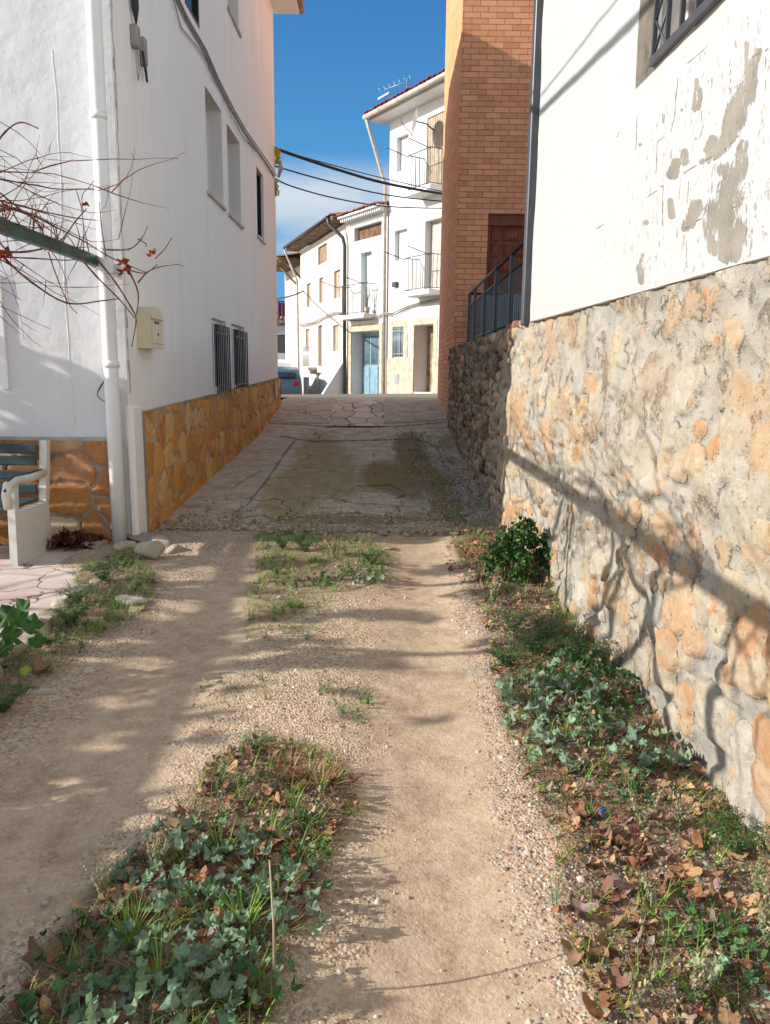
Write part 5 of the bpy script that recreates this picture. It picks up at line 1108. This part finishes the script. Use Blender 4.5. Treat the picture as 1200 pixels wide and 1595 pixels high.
# ---------------------------------------------------------------- pebbles and gravel
def pebbles(name,P,S_,C,seed):
    rs=np.random.default_rng(seed); base=np.array([(1,0,0),(.4,.9,0),(-.6,.8,0),(-1,-.1,0),(-.4,-.9,0),(.6,-.8,0),(.35,.2,.7),(-.35,.25,.65),(0,-.4,.68)]); F=[(0,1,6),(1,2,7),(1,7,6),(2,3,7),(3,4,8),(3,8,7),(4,5,8),(5,0,6),(5,6,8),(6,7,8)]
    n=len(P); V=np.repeat(base[None],n,0)*(1+.35*(rs.random((n,9,3))-.5)); V*=S_[:,None,None]; V[:,:,1]*=rs.uniform(.6,1,(n,1)); a=rs.uniform(0,6.3,n); c,s_=np.cos(a)[:,None],np.sin(a)[:,None]
    x=V[:,:,0]*c-V[:,:,1]*s_; y=V[:,:,0]*s_+V[:,:,1]*c; V[:,:,0]=x;V[:,:,1]=y; V[:,:,2]-=S_[:,None]*.12; V+=P[:,None,:]
    Fa=(np.array(F)[None]+np.arange(n)[:,None,None]*9).reshape(-1,3)
    o=npmesh(name,V.reshape(-1,3),Fa,[M['pebble']],cols=np.repeat(C,9,0),smooth=True); o['kind']='stuff'; return o
rs=np.random.default_rng(5)
def scatter(n,x0,x1,y0,y1,fn):
    x=rs.uniform(x0,x1,n); y=y0+(y1-y0)*rs.random(n)**1.0; p=fn(x,y); m=rs.random(n)<p; return x[m],y[m]
def zone(x,y,poly,sp=10): z=groundz(x,y); a,b=proj(np.stack([x,y,z],-1)); return inpoly(a,b,poly)
def trkf(x,y): return np.maximum(track(x,y,-1.25,-.72,.36),track(x,y,.20,.30,.26))
PC=np.array([lin(196,182,160)[:3],lin(214,204,186)[:3],lin(170,150,126)[:3],lin(186,156,124)[:3],lin(150,140,130)[:3],lin(206,176,140)[:3],lin(176,150,120)[:3]])
x,y=scatter(60000,-2.0,1.25,1.2,6.6,lambda x,y:np.clip(.75-.9*trkf(x,y)+1.2*fbm(x*3,y*3,90),.03,1)*(.25+.75*np.exp(-(y-1.3)/2.2)))
s_=rs.uniform(.0018,.0045,len(x))*(1+(rs.random(len(x))<.06)*1.3+(rs.random(len(x))<.008)*3)*(1+.12*y)
pebbles('gravel',np.stack([x,y,groundz(x,y)],-1),s_,PC[rs.integers(0,7,len(x))]*rs.uniform(.75,1.1,(len(x),1)),6)
RP=[(700,860),(800,900),(800,1100),(860,1250),(900,1300),(960,1330),(1080,1290),(1250,1400),(1500,1800),(1300,2300),(800,2300),(790,1595),(770,1300),(750,1100),(700,950)]
x,y=scatter(30000,.2,1.35,1.2,6.3,lambda x,y:zone(x,y,RP)*np.clip(.55+1.5*fbm(x*5,y*5,92),0,1))
s_=rs.uniform(.0025,.0075,len(x))*(1+(rs.random(len(x))<.04)*1.2); PC2=np.array([lin(186,178,168)[:3],lin(160,152,146)[:3],lin(142,140,140)[:3],lin(178,128,100)[:3],lin(196,178,150)[:3],lin(164,118,94)[:3],lin(206,200,190)[:3],lin(150,128,108)[:3]])
pebbles('verge_gravel',np.stack([x,y,groundz(x,y)],-1),s_,PC2[rs.integers(0,8,len(x))]*rs.uniform(.75,1.05,(len(x),1)),7)
def rampz(x,y): return gz(x,y)+.016
x=rs.uniform(.1,1.1,6000)[:9000]; x=np.concatenate([x,x[:3000]]); y=rs.uniform(6.6,11.5,9000); m=rs.random(9000)<np.clip(smooth(.15,.95,x+.10*(y-7)*.4+.6*fbm(x*3,y*3,120))*.8,0,1)*np.clip((11.5-y)/4,0,1); x,y=x[m],y[m]
x2=rs.uniform(-2.0,1.1,9000); y2=6.55+rs.exponential(.25,9000); m=(rs.random(9000)<.28)&(y2<8); x=np.concatenate([x,x2[m]]); y=np.concatenate([y,y2[m]])
pebbles('ramp_rubble',np.stack([x,y,rampz(x,y)],-1),rs.uniform(.004,.016,len(x)),PC[rs.integers(0,7,len(x))]*rs.uniform(.55,1.0,(len(x),1)),8)
# ---------------------------------------------------------------- ground cover (small weeds, grass blades, crumbled litter)
def cover(poly_pts,seed):
    lb=LB(); r=random.Random(seed)
    for x,y,t in poly_pts:
        z=float(groundz(x,y)) if y<6.75 else float(gz(x,y))+.016
        if t==0:
            c=jit(r.choice([MALLOW2,DARKG,GRASS,MALLOW]),.25,r)
            for k in range(r.randint(3,6)): a=r.uniform(0,6.3); rr=r.uniform(0,.025); lb.leaf('tiny',(x+rr*math.cos(a),y+rr*math.sin(a),z+r.uniform(.004,.03)),(r.gauss(0,.5),r.gauss(0,.5),1),a,r.uniform(.005,.011),c)
        elif t==1:
            c=jit(r.choice([GRASS,GRASS,MALLOW2,lin(150,150,84)]),.2,r)
            for k in range(r.randint(3,7)): a=r.uniform(0,6.3); lb.blade((x+r.uniform(-.01,.01),y+r.uniform(-.01,.01),z),(math.cos(a),math.sin(a),0),r.uniform(.04,.12),.0022,r.uniform(.1,.5),c)
        else:
            c=jit(r.choice([lin(196,170,130),lin(170,134,96),lin(142,108,82)]),.2,r)
            for k in range(r.randint(2,5)): a=r.uniform(0,6.3); lb.blade((x,y,z),(math.cos(a),math.sin(a),0),r.uniform(.03,.10),.0010,r.uniform(.3,1.2),c)
    return lb
def zpts(poly,n,x0,x1,y0,y1,w,seed):
    r=np.random.default_rng(seed); x=r.uniform(x0,x1,n); y=r.uniform(y0,y1,n); m=zone(x,y,poly); x,y=x[m],y[m]; m=r.random(len(x))<np.clip(.5+1.6*fbm(x*5,y*5,seed),.05,1); x,y=x[m],y[m]
    t=r.choice(3,len(x),p=w); return list(zip(x,y,t))
P_=zpts(CENTRE,5200,-2.0,0,1.3,3.3,[.4,.35,.25],1)+zpts(RIGHT,9000,.2,1.3,1.3,6.6,[.38,.2,.42],2)+zpts(LEFTV,7000,-2.3,-1.2,2.5,6.4,[.5,.35,.15],3)+zpts(MID,5200,-1.4,.3,4.3,7.1,[.4,.4,.2],4)
P_+=zpts([(380,960),(520,930),(500,1010),(380,1000)],900,-1.3,-.2,3.6,5,[.7,.2,.1],5)+zpts([(500,1060),(580,1070),(570,1130),(500,1120)],500,-.5,0,2.8,3.6,[.6,.2,.2],6)+zpts([(300,1060),(420,1050),(420,1100),(300,1110)],500,-1.2,-.3,2.8,3.8,[.6,.1,.3],7)
rr_=random.Random(88)
for k in range(2600):
    y_=rr_.uniform(6.7,12.5); x_=rr_.uniform(.45,1.0)-.06*(y_-7)+rr_.gauss(0,.13)
    if x_<1.02 and rr_.random()<.35+1.5*float(fbm(x_*4,y_*2.5,140)): P_.append((x_,y_,rr_.choice([0,0,0,1,2])))
for k in range(900):
    y_=6.7+rr_.expovariate(3); x_=rr_.uniform(-1.9,.9)
    if rr_.random()<.4+1.5*float(fbm(x_*4,y_*3,141)): P_.append((x_,y_,rr_.choice([0,0,1,2])))
o=cover(P_,51).build('ground_cover',M['leaf']); o['kind']='stuff'; o['label']='mat of small green weeds and grass in the verges and centre strip'
# ---------------------------------------------------------------- fallen leaves
pl2=[]
for poly,n,bx,sd in ((CENTRE,4200,(-2.0,0,1.3,3.2),61),(RIGHT,4600,(.2,1.3,1.3,6.6),62),(LEFTV,260,(-2.3,-1.2,2.5,6.4),63),(MID,200,(-1.4,.3,4.3,7),64)):
    for x,y,t in zpts(poly,n,*bx,[.34,.33,.33],sd): pl2.append((x,y,float(groundz(x,y))))
littermesh('leaf_litter',pl2,'small broken dry leaves covering the verges',M['dead'],(.008,.026),['plane','oval'],DRY+[lin(150,90,74),lin(120,70,60)],65,flat=.5)
r=np.random.default_rng(77)
def bits(poly,n,bx,sd):
    return [(x,y,float(groundz(x,y))) for x,y,t in zpts(poly,n,*bx,[.34,.33,.33],sd)]
littermesh('twig_litter',bits([(690,850),(780,830),(800,900),(740,940),(700,900)],600,(.4,1.2,5,6.9),66),'reddish dry leaf crumbs at the ramp foot by the stone wall',M['dead'],(.012,.035),['plane','oval'],[lin(150,96,80),lin(172,120,96),lin(190,150,120)],67)
DM=[]
for i in range(9):
    lb=LB(); rs2=random.Random(100+i); lb.leaf('plane',(0,0,.012),(0,0,1),0,1.0,jit(DRY[i%7],.1,rs2),rs2.uniform(.2,1.3),rs2.uniform(-.4,.9)); lb.stem((0,-.4,.0),(.1,-1.3,.1),.02,DRY[2])
    o=lb.build('dead_leaf',M['dead']); DM.append(o.data); bpy.data.objects.remove(o)
def put(me,name,x,y,z,s,rx,ry,rz,label,cat,group):
    o=bpy.data.objects.new(name,me); COL.objects.link(o); o.location=(x,y,z); o.scale=(s,s,s); o.rotation_euler=(rx,ry,rz); return tag(o,label,cat,group)
rs=random.Random(71)
def leaves(poly,n,bx,sd,label,group,sz=(.022,.045)):
    P=zpts(poly,n,*bx,[.34,.33,.33],sd)
    for x,y,t in P: put(DM[rs.randrange(9)],'fallen_leaf',x,y,float(groundz(x,y))+.006,rs.uniform(*sz),rs.gauss(0,.35),rs.gauss(0,.35),rs.uniform(0,6.3),label,'leaf',group)
leaves(CENTRE,620,(-1.9,0,1.3,3.2),72,'curled brown fallen leaf among the weeds of the centre patch','fallen leaves in the centre patch')
leaves([(880,1180),(1080,1180),(1500,1700),(1500,2300),(1100,2300),(930,1595),(870,1400)],500,(.5,1.3,1.3,3.4),73,'large dry brown fallen leaf in the near right verge','fallen leaves in the near right verge',(.022,.05))
leaves([(780,930),(900,940),(1060,1180),(960,1180),(800,1080)],100,(.5,1.2,3,5.2),74,'dry brown fallen leaf under the weeds beside the stone wall','fallen leaves beside the stone wall')
p=pix(62,1042,.15); put(DM[0],'fallen_leaf',p[0],p[1],float(groundz(p[0],p[1]))+.01,.06,.3,.2,1,'reddish fallen leaf lying alone by the left verge plants','leaf',None)
for (x,y,l) in ((937,1272,'blue plastic scrap beside large leaf in right verge'),(805,1100,'blue plastic scrap at the outer edge of the right verge weeds')):
    p=pix(x,y,.12); q=MB(); z=float(groundz(p[0],p[1])); q.add([(p[0]-.014,p[1],z+.004),(p[0]+.010,p[1]-.008,z+.008),(p[0]+.014,p[1]+.012,z+.026),(p[0]-.008,p[1]+.014,z+.018),(p[0],p[1]+.002,z+.024)],[(0,1,4),(1,2,4),(2,3,4),(3,0,4)]); tag(q.build('plastic_scrap',M['blue_plastic']),l,'litter')
# ---------------------------------------------------------------- weeds as individual plants
def mallow_mesh(seed,n=34,R_=.13,H_=.09,size=(.010,.030),cols=(MALLOW,MALLOW2)):
    lb=LB(); r=random.Random(seed)
    for k in range(int(n*.66)):
        a=r.uniform(0,6.3); d=R_*r.random()**.6; h=H_*.75*(1-.55*(d/R_)**2)*r.uniform(.3,1.2); p=(d*math.cos(a),d*math.sin(a),h)
        lb.stem((p[0]*.15,p[1]*.15,0),p,.0013,lin(150,150,100)); s=r.uniform(*size)*.80
        lb.leaf('mallow',p,(math.cos(a)*.5+r.gauss(0,.35),math.sin(a)*.5+r.gauss(0,.35),1),a-math.pi/2,s,jit(r.choice(cols),.28,r),r.uniform(-.3,1.3),r.uniform(-.7,.7))
    o=lb.build('w',M['leaf']); me=o.data; bpy.data.objects.remove(o); return me
def grass_mesh(seed,n=45,R_=.03,L=(.06,.16),cols=(GRASS,)):
    lb=LB(); r=random.Random(seed)
    for k in range(n): a=r.uniform(0,6.3); d=R_*r.random(); lb.blade((d*math.cos(a),d*math.sin(a),0),(math.cos(a),math.sin(a),0),r.uniform(*L),.0028,r.uniform(.05,.5),jit(r.choice(cols),.22,r))
    o=lb.build('g',M['leaf']); me=o.data; bpy.data.objects.remove(o); return me
def fleabane_mesh(seed,n=7,H_=.24,col=(lin(128,132,96),lin(168,156,120))):
    lb=LB(); r=random.Random(seed)
    for k in range(n):
        a=r.uniform(0,6.3); lean=r.uniform(.05,.45); h=H_*r.uniform(.5,1.1); prev=np.zeros(3)
        for i in range(1,15):
            f=i/14; p=np.array([math.cos(a)*lean*h*f**1.4,math.sin(a)*lean*h*f**1.4,h*f]); p[:2]+=[r.gauss(0,.003),r.gauss(0,.003)]; lb.stem(prev,p,.0013*(1.2-f*.7),jit(col[1],.2,r)); prev=p
            for _ in range(3): b=r.uniform(0,6.3); lb.leaf('tiny',p+np.array([math.cos(b),math.sin(b),.3])*.009,(math.cos(b),math.sin(b),r.uniform(.2,1)),b,r.uniform(.005,.010),jit(col[0] if f<.7 else col[1],.25,r))
    o=lb.build('f',M['leaf']); me=o.data; bpy.data.objects.remove(o); return me
def feather_mesh(seed,n=26,R_=.10,H_=.08,col=(lin(84,112,70),lin(110,130,92))):
    lb=LB(); r=random.Random(seed)
    for k in range(n):
        a=r.uniform(0,6.3); L=R_*r.uniform(.6,1.2); prev=np.zeros(3)
        for i in range(1,9):
            f=i/8; p=np.array([math.cos(a)*L*f,math.sin(a)*L*f,H_*math.sin(f*2.0)*r.uniform(.9,1.1)]); lb.stem(prev,p,.001,jit(col[0],.2,r)); 
            for s in (-1,1):
                for m in range(2): b=a+s*1.1; lb.leaf('tiny',p+np.array([math.cos(b),math.sin(b),.1])*.009*(m+1),(r.gauss(0,.4),r.gauss(0,.4),1),b-math.pi/2,.0075*(1.2-f*.5),jit(r.choice(col),.2,r))
            prev=p
    o=lb.build('f',M['leaf']); me=o.data; bpy.data.objects.remove(o); return me
MM=[mallow_mesh(i,n,r,h,sz,c) for i,(n,r,h,sz,c) in enumerate([(34,.13,.09,(.014,.030),(MALLOW,MALLOW2)),(44,.15,.12,(.016,.034),(MALLOW,MALLOW,lin(122,142,116))),(28,.11,.08,(.012,.026),(MALLOW2,DARKG)),(60,.16,.14,(.012,.026),(MALLOW,MALLOW2,DARKG))])]
GM=[grass_mesh(i,n,r,l,c) for i,(n,r,l,c) in enumerate([(45,.03,(.06,.16),(GRASS,)),(60,.05,(.05,.12),(GRASS,MALLOW2)),(50,.06,(.05,.11),(lin(190,160,112),lin(166,128,88)))])]
FM=[fleabane_mesh(i,n,h) for i,(n,h) in enumerate([(7,.24),(11,.18),(5,.30)])]
FE=[feather_mesh(1),feather_mesh(2,34,.14,.12),feather_mesh(3,30,.12,.10,(lin(60,96,48),lin(84,118,60)))]
def plantat(me,name,px_,py_,s,label,cat='weed',group=None,seed=0):
    p=pix(px_,py_,.14)
    for _ in range(3): p=pix(px_,py_,float(groundz(p[0],p[1])))
    return put(me,name,p[0],p[1],float(groundz(p[0],p[1]))-.004,s,0,0,(px_*7.3)%6.28,label,cat,group)
Wd=[ # (mesh, name, x, y, scale, label)
(MM[1],'mallow_weed',265,1345,1.0,'grey green mallow weed at the upper left of the centre patch'),
(MM[0],'mallow_weed',330,1320,1.0,'mallow weed just below the dry leaves of the centre patch'),
(MM[1],'mallow_weed',395,1365,1.0,'mallow weed in the middle of the centre patch by the grass'),
(MM[3],'mallow_weed',455,1370,.8,'mallow weed on the right edge of the centre patch, beside bare gravel'),
(MM[0],'mallow_weed',345,1420,1.0,'large leaved mallow weed in the heart of the centre patch'),
(MM[1],'mallow_weed',430,1450,.9,'mallow weed low on the right edge of the centre patch by a dry stalk'),
(MM[2],'mallow_weed',120,1475,1.0,'dark mallow weed on the left edge of the centre patch'),
(MM[1],'mallow_weed',240,1440,.9,'mallow weed left of the heart of the centre patch'),
(MM[0],'mallow_weed',190,1530,1.0,'mallow weed in the lower left of the centre patch'),
(MM[1],'mallow_weed',300,1510,1.0,'mallow weed in the lower middle of the centre patch'),
(MM[3],'mallow_weed',380,1540,.9,'mallow weed near the bottom right corner of the centre patch'),
(MM[1],'mallow_weed',270,1590,1.0,'mallow weed cut by the bottom edge of the photo'),
(MM[2],'mallow_weed',20,1585,1.0,'dark weed in the bottom left corner of the photo'),
(MM[0],'mallow_weed',110,1590,1.0,'mallow weed at the bottom edge, right of the corner weed'),
(MM[2],'mallow_weed',480,1275,.8,'small mallow weed at the upper right of the centre patch below dry grass'),
(FE[1],'feathery_weed',400,1170,.55,'blue green feathery weed at the top of the centre patch'),
(GM[0],'grass_tuft',345,1330,.9,'tall green grass tuft in the upper centre patch'),
(GM[0],'grass_tuft',380,1440,.9,'green grass tuft in the middle of the centre patch'),
(GM[1],'grass_tuft',470,1290,.9,'green grass tuft at the right tip of the centre patch'),
(GM[0],'grass_tuft',200,1470,.9,'green grass tuft at left of the centre patch'),
(GM[0],'grass_tuft',380,1570,1.0,'bright grass tuft at the bottom right of the centre patch'),
(GM[0],'grass_tuft',250,1540,.9,'green grass tuft low in the centre patch'),
(GM[1],'grass_tuft',420,1300,.8,'small grass tuft below the dry grass clump'),
(GM[2],'dry_grass_clump',450,1205,1.0,'matted tan dry grass clump at the top of the centre patch'),
(GM[2],'dry_grass_clump',500,1225,1.1,'matted tan dry grass clump at the top right tip of the centre patch'),
(GM[2],'dry_grass_clump',480,1215,1.0,'small tan dry grass clump between the two matted ones'),
(FM[1],'dry_stalk_weed',245,1360,.8,'pale seeding stalk weed at the left of the centre patch'),
(FM[0],'dry_stalk_weed',160,1400,.7,'small pale stalk weed on the left fringe of the centre patch'),
(MM[3],'mallow_weed',860,1075,1.0,'bushy green weed beside the stone wall below the parsley like shrub'),
(MM[1],'mallow_weed',905,1120,1.2,'broad grey green mallow in the middle of the right verge'),
(MM[1],'mallow_weed',845,1130,1.1,'grey green mallow at the outer edge of the right verge'),
(MM[3],'mallow_weed',930,1150,1.0,'leafy mallow close to the foot of the stone wall'),
(MM[2],'mallow_weed',960,1105,1.0,'dark leafed weed against the stone wall foot'),
(MM[1],'mallow_weed',870,1175,.9,'lowest mallow of the green cluster in the right verge'),
(MM[2],'mallow_weed',1020,1205,1.1,'dark broad leaf weed in the shade at the wall foot'),
(MM[2],'mallow_weed',985,1240,1.0,'dark weed left of the shaded broad leaf weed'),
(MM[3],'mallow_weed',885,1060,1.3,'tall leafy weed behind the broad mallow against the stone wall'),
(MM[1],'mallow_weed',830,1090,1.2,'pale broad leaf mallow at the top outer side of the green cluster'),
(MM[3],'mallow_weed',935,1085,1.2,'dense green weed tight against the wall above the shaded weeds'),
(MM[1],'mallow_weed',1000,1175,1.1,'grey green mallow at the wall foot right of the green cluster'),
(FE[2],'feathery_weed',905,1040,1.3,'bushy feathery weed against the wall behind the tall leafy weed'),
(FE[2],'feathery_weed',790,1040,1.0,'low feathery weed on the track side of the bright feathery weed'),
(GM[1],'grass_tuft',455,945,.9,'short grass tuft on the track below the ramp foot weeds'),
(MM[2],'mallow_weed',510,905,1.0,'small dark mallow left of the low mallow at the ramp foot'),
(FE[2],'feathery_weed',475,860,1.1,'green feathery weed at the ramp foot beside the bright grass'),
(FE[2],'feathery_weed',580,880,.9,'small feathery weed at the ramp foot right of the tall dry stalk'),
(MM[2],'mallow_weed',1100,1450,1.0,'green climbing weed in the lower right verge'),
(MM[0],'mallow_weed',1130,1510,.9,'green weed at the bottom right among dry leaves'),
(MM[2],'mallow_weed',1180,1480,.9,'green weed at the right edge of the photo'),
(MM[2],'mallow_weed',955,1310,.6,'small green weed beside the blue plastic scrap'),
(FE[2],'feathery_weed',830,1020,1.1,'bright green feathery weed below the parsley like shrub'),
(FE[1],'feathery_weed',800,985,1.0,'grey green feathery weed on the outer side of the right verge'),
(FE[0],'feathery_weed',850,990,1.0,'small feathery weed by the wall under the shrub'),
(FE[2],'feathery_weed',1145,1330,.9,'dark feathery weed at the wall foot at right'),
(FM[0],'dry_stalk_weed',900,1010,.9,'pale stalky weed leaning on the stone wall'),
(FM[1],'dry_stalk_weed',940,1040,.9,'pale stalky weed at the wall foot, farther down'),
(FM[2],'dry_stalk_weed',1000,1290,.8,'tall pale stalk weed in front of the shaded broad leaf weed'),
(FM[1],'dry_stalk_weed',1060,1290,.8,'seeding stalk weed against the lower stone wall'),
(FM[2],'dry_stalk_weed',1180,1400,.8,'bushy pale stalk weed at the right edge'),
(FM[1],'dry_stalk_weed',1195,1470,.9,'bushy pale stalk weed at the right edge, lower one'),
(FM[0],'dry_stalk_weed',1020,1420,.7,'thin stalk weed among the leaves of the right verge'),
(FM[2],'dry_stalk_weed',990,1570,.8,'stalk weed near the bottom of the right verge'),
(FM[1],'dry_stalk_weed',1090,1560,.8,'stalk weed near the bottom right corner'),
(FM[1],'dry_stalk_weed',770,940,.9,'dry pale weed left of the parsley like shrub'),
(FM[0],'dry_stalk_weed',745,905,.8,'dry pale weed at the top of the right verge'),
(FE[2],'feathery_weed',440,855,1.0,'low green weed at the ramp foot left of the dry stalks'),
(GM[1],'grass_tuft',490,875,1.0,'bright grass tuft at the ramp foot'),
(FE[0],'feathery_weed',430,895,.8,'small green weed on the track below the ramp foot'),
(MM[2],'mallow_weed',540,895,.9,'low mallow in the middle of the ramp foot weeds'),
(MM[1],'mallow_weed',585,905,1.0,'grey green mallow at the right end of the ramp foot weeds'),
(FM[2],'dry_stalk_weed',565,880,1.0,'tall bare dry stalk weed at the ramp foot'),
(FM[0],'dry_stalk_weed',520,870,1.0,'dry brown stalk weed at the ramp foot, left of the tall one'),
(FM[1],'dry_stalk_weed',460,915,.8,'sparse dry weed below the ramp foot grass'),
(FE[2],'feathery_weed',160,905,1.1,'green feathery weed beside the kerb stones, upper one'),
(FE[0],'feathery_weed',120,940,1.1,'feathery weed spilling over the kerb stones'),
(MM[2],'mallow_weed',195,880,.9,'small leafy weed beside the angular rock'),
(FE[2],'feathery_weed',110,975,1.0,'green feathery weed below the kerb in the left verge'),
(MM[2],'mallow_weed',90,1000,.8,'small leafy weed below the kerb, near the big leaves'),
(GM[1],'grass_tuft',185,945,.8,'short grass tuft near the jagged white stone'),
(FE[2],'feathery_weed',5,1110,1.0,'dark green weed at the left edge below the big leaves'),
(GM[1],'grass_tuft',535,1110,.5,'tiny grass sprig in the middle of the gravel'),
]
for me,nm,x,y,s,l in Wd: plantat(me,nm,x,y,s,l)
# dry stalks standing in the centre patch
q=MB(); 
P=[];p0=pix(428,1535,.12); p1=atY(420,1340,p0[1]+.02)
q.tube([tuple(p0),tuple((p0+p1)/2+np.array([.004,0,0])),tuple(p1)],[.004,.003,.002],5); tag(q.build('dead_stalk',M['shutter_tan']),'single straight pale dry stem rising from the centre patch','stalk')
# curly shrub by the wall
SHS=1.0
sh=thing('parsley_shrub','dense dark green curly leaved shrub against the foot of the stone wall','shrub',(.90,5.25,.15))
lb=LB(); r=random.Random(9)
for k in range(60):
    a=r.uniform(0,6.3); h=r.uniform(.22,.42); d=r.uniform(.02,.2); top=np.array([.90+d*math.cos(a)*1.0,5.25+d*math.sin(a)*.8,.15+h*(1-.6*d)]); lb.stem((.90+.05*math.cos(a),5.25+.05*math.sin(a),.14),top,.003,lin(120,90,64) if k%3 else lin(110,130,70))
lb.build('stems',M['leaf'],sh)
lb=LB()
for k in range(120):
    a=r.uniform(0,6.3); e=r.uniform(-.1,1.45); rr=r.uniform(.55,1.0); c=np.array([.91+.235*rr*math.cos(a)*math.cos(e),5.25+.20*rr*math.sin(a)*math.cos(e),.26+.24*rr*math.sin(e)+.05*math.cos(a)*rr])
    g_=r.uniform(.6,1.25)
    for j in range(17):
        p=c+np.array([r.gauss(0,.020),r.gauss(0,.020),r.gauss(0,.018)]); lb.leaf('mallow' if j%2 else 'oval',p,(r.gauss(0,.9)+(p[0]-.9)*2,r.gauss(0,.9)+(p[1]-5.25)*2,.8),r.uniform(0,6.3),r.uniform(.008,.016),jit(tuple(x*g_ for x in r.choice([lin(62,104,40)[:3],lin(88,128,46)[:3],lin(48,84,36)[:3]])),.2,r),r.uniform(-.5,1.4),r.uniform(-.5,.8))
lb.build('leaves',M['leaf'],sh); sh.scale=(1.18,1.2,1.2); sh.location=(.90,5.18,.14)
# big leaved plant at the left edge
bp=thing('hollyhock','green plant with big lobed leaves at the left edge beside the patio kerb','plant',(-1.95,3.3,.15))
lb=LB(); r=random.Random(12)
BL=[(35,950,.060),(10,960,.065),(48,975,.055),(20,990,.06),(5,1010,.055),(-20,985,.07),(58,1000,.045),(-15,1020,.05),(40,1045,.028),(5,1045,.03),(30,965,.05),(-40,960,.07),(-30,1040,.06),(-60,1000,.07)]
for i,(x,y,s) in enumerate(BL):
    p=onplane(x,y,(0,1,0),3.45+.12*math.sin(i*2.3)); lb.leaf('mallow',p,(r.gauss(.1,.35),-.75+r.gauss(0,.3),.8),r.uniform(-.6,.6)+math.pi,s,jit(lin(64,112,44) if i not in(8,) else lin(150,170,70),.25,r),r.uniform(0,.4),r.uniform(-.3,.3)); lb.stem((-1.95,3.35,.14),p,.003,lin(140,150,80))
lb.build('leaves',M['leaf'],bp)
for i,(hx,hy,hh) in enumerate(((-2.5,1.2,.95),(-2.7,1.55,.95),(-2.5,1.85,.85),(-2.75,2.2,.85),(-2.6,2.6,.55),(-2.6,.8,1.0))):
    hp=thing('hollyhock','tall big leaved hollyhock out of the picture at left shading the lane','plant',(hx,hy,.17),'hollyhocks out of the picture at left')
    lb=LB()
    for k in range(9):
        a=r.uniform(0,6.3); top=np.array([hx+.22*math.cos(a),hy+.16*math.sin(a),.17+hh*r.uniform(.5,1)]); lb.stem((hx,hy,.15),top,.006,lin(120,130,70))
        for j in range(11):
            f=r.uniform(.2,1); p=np.array([hx,hy,.17])*(1-f)+top*f+np.array([r.gauss(0,.08),r.gauss(0,.05),r.gauss(0,.03)]); lb.leaf('mallow',p,(r.gauss(-.3,.7),r.gauss(0,.3),.6),r.uniform(0,6.3),r.uniform(.045,.09),jit(lin(64,112,44),.25,r),r.uniform(0,.4),r.uniform(-.3,.3))
    lb.build('leaves',M['leaf'],hp)
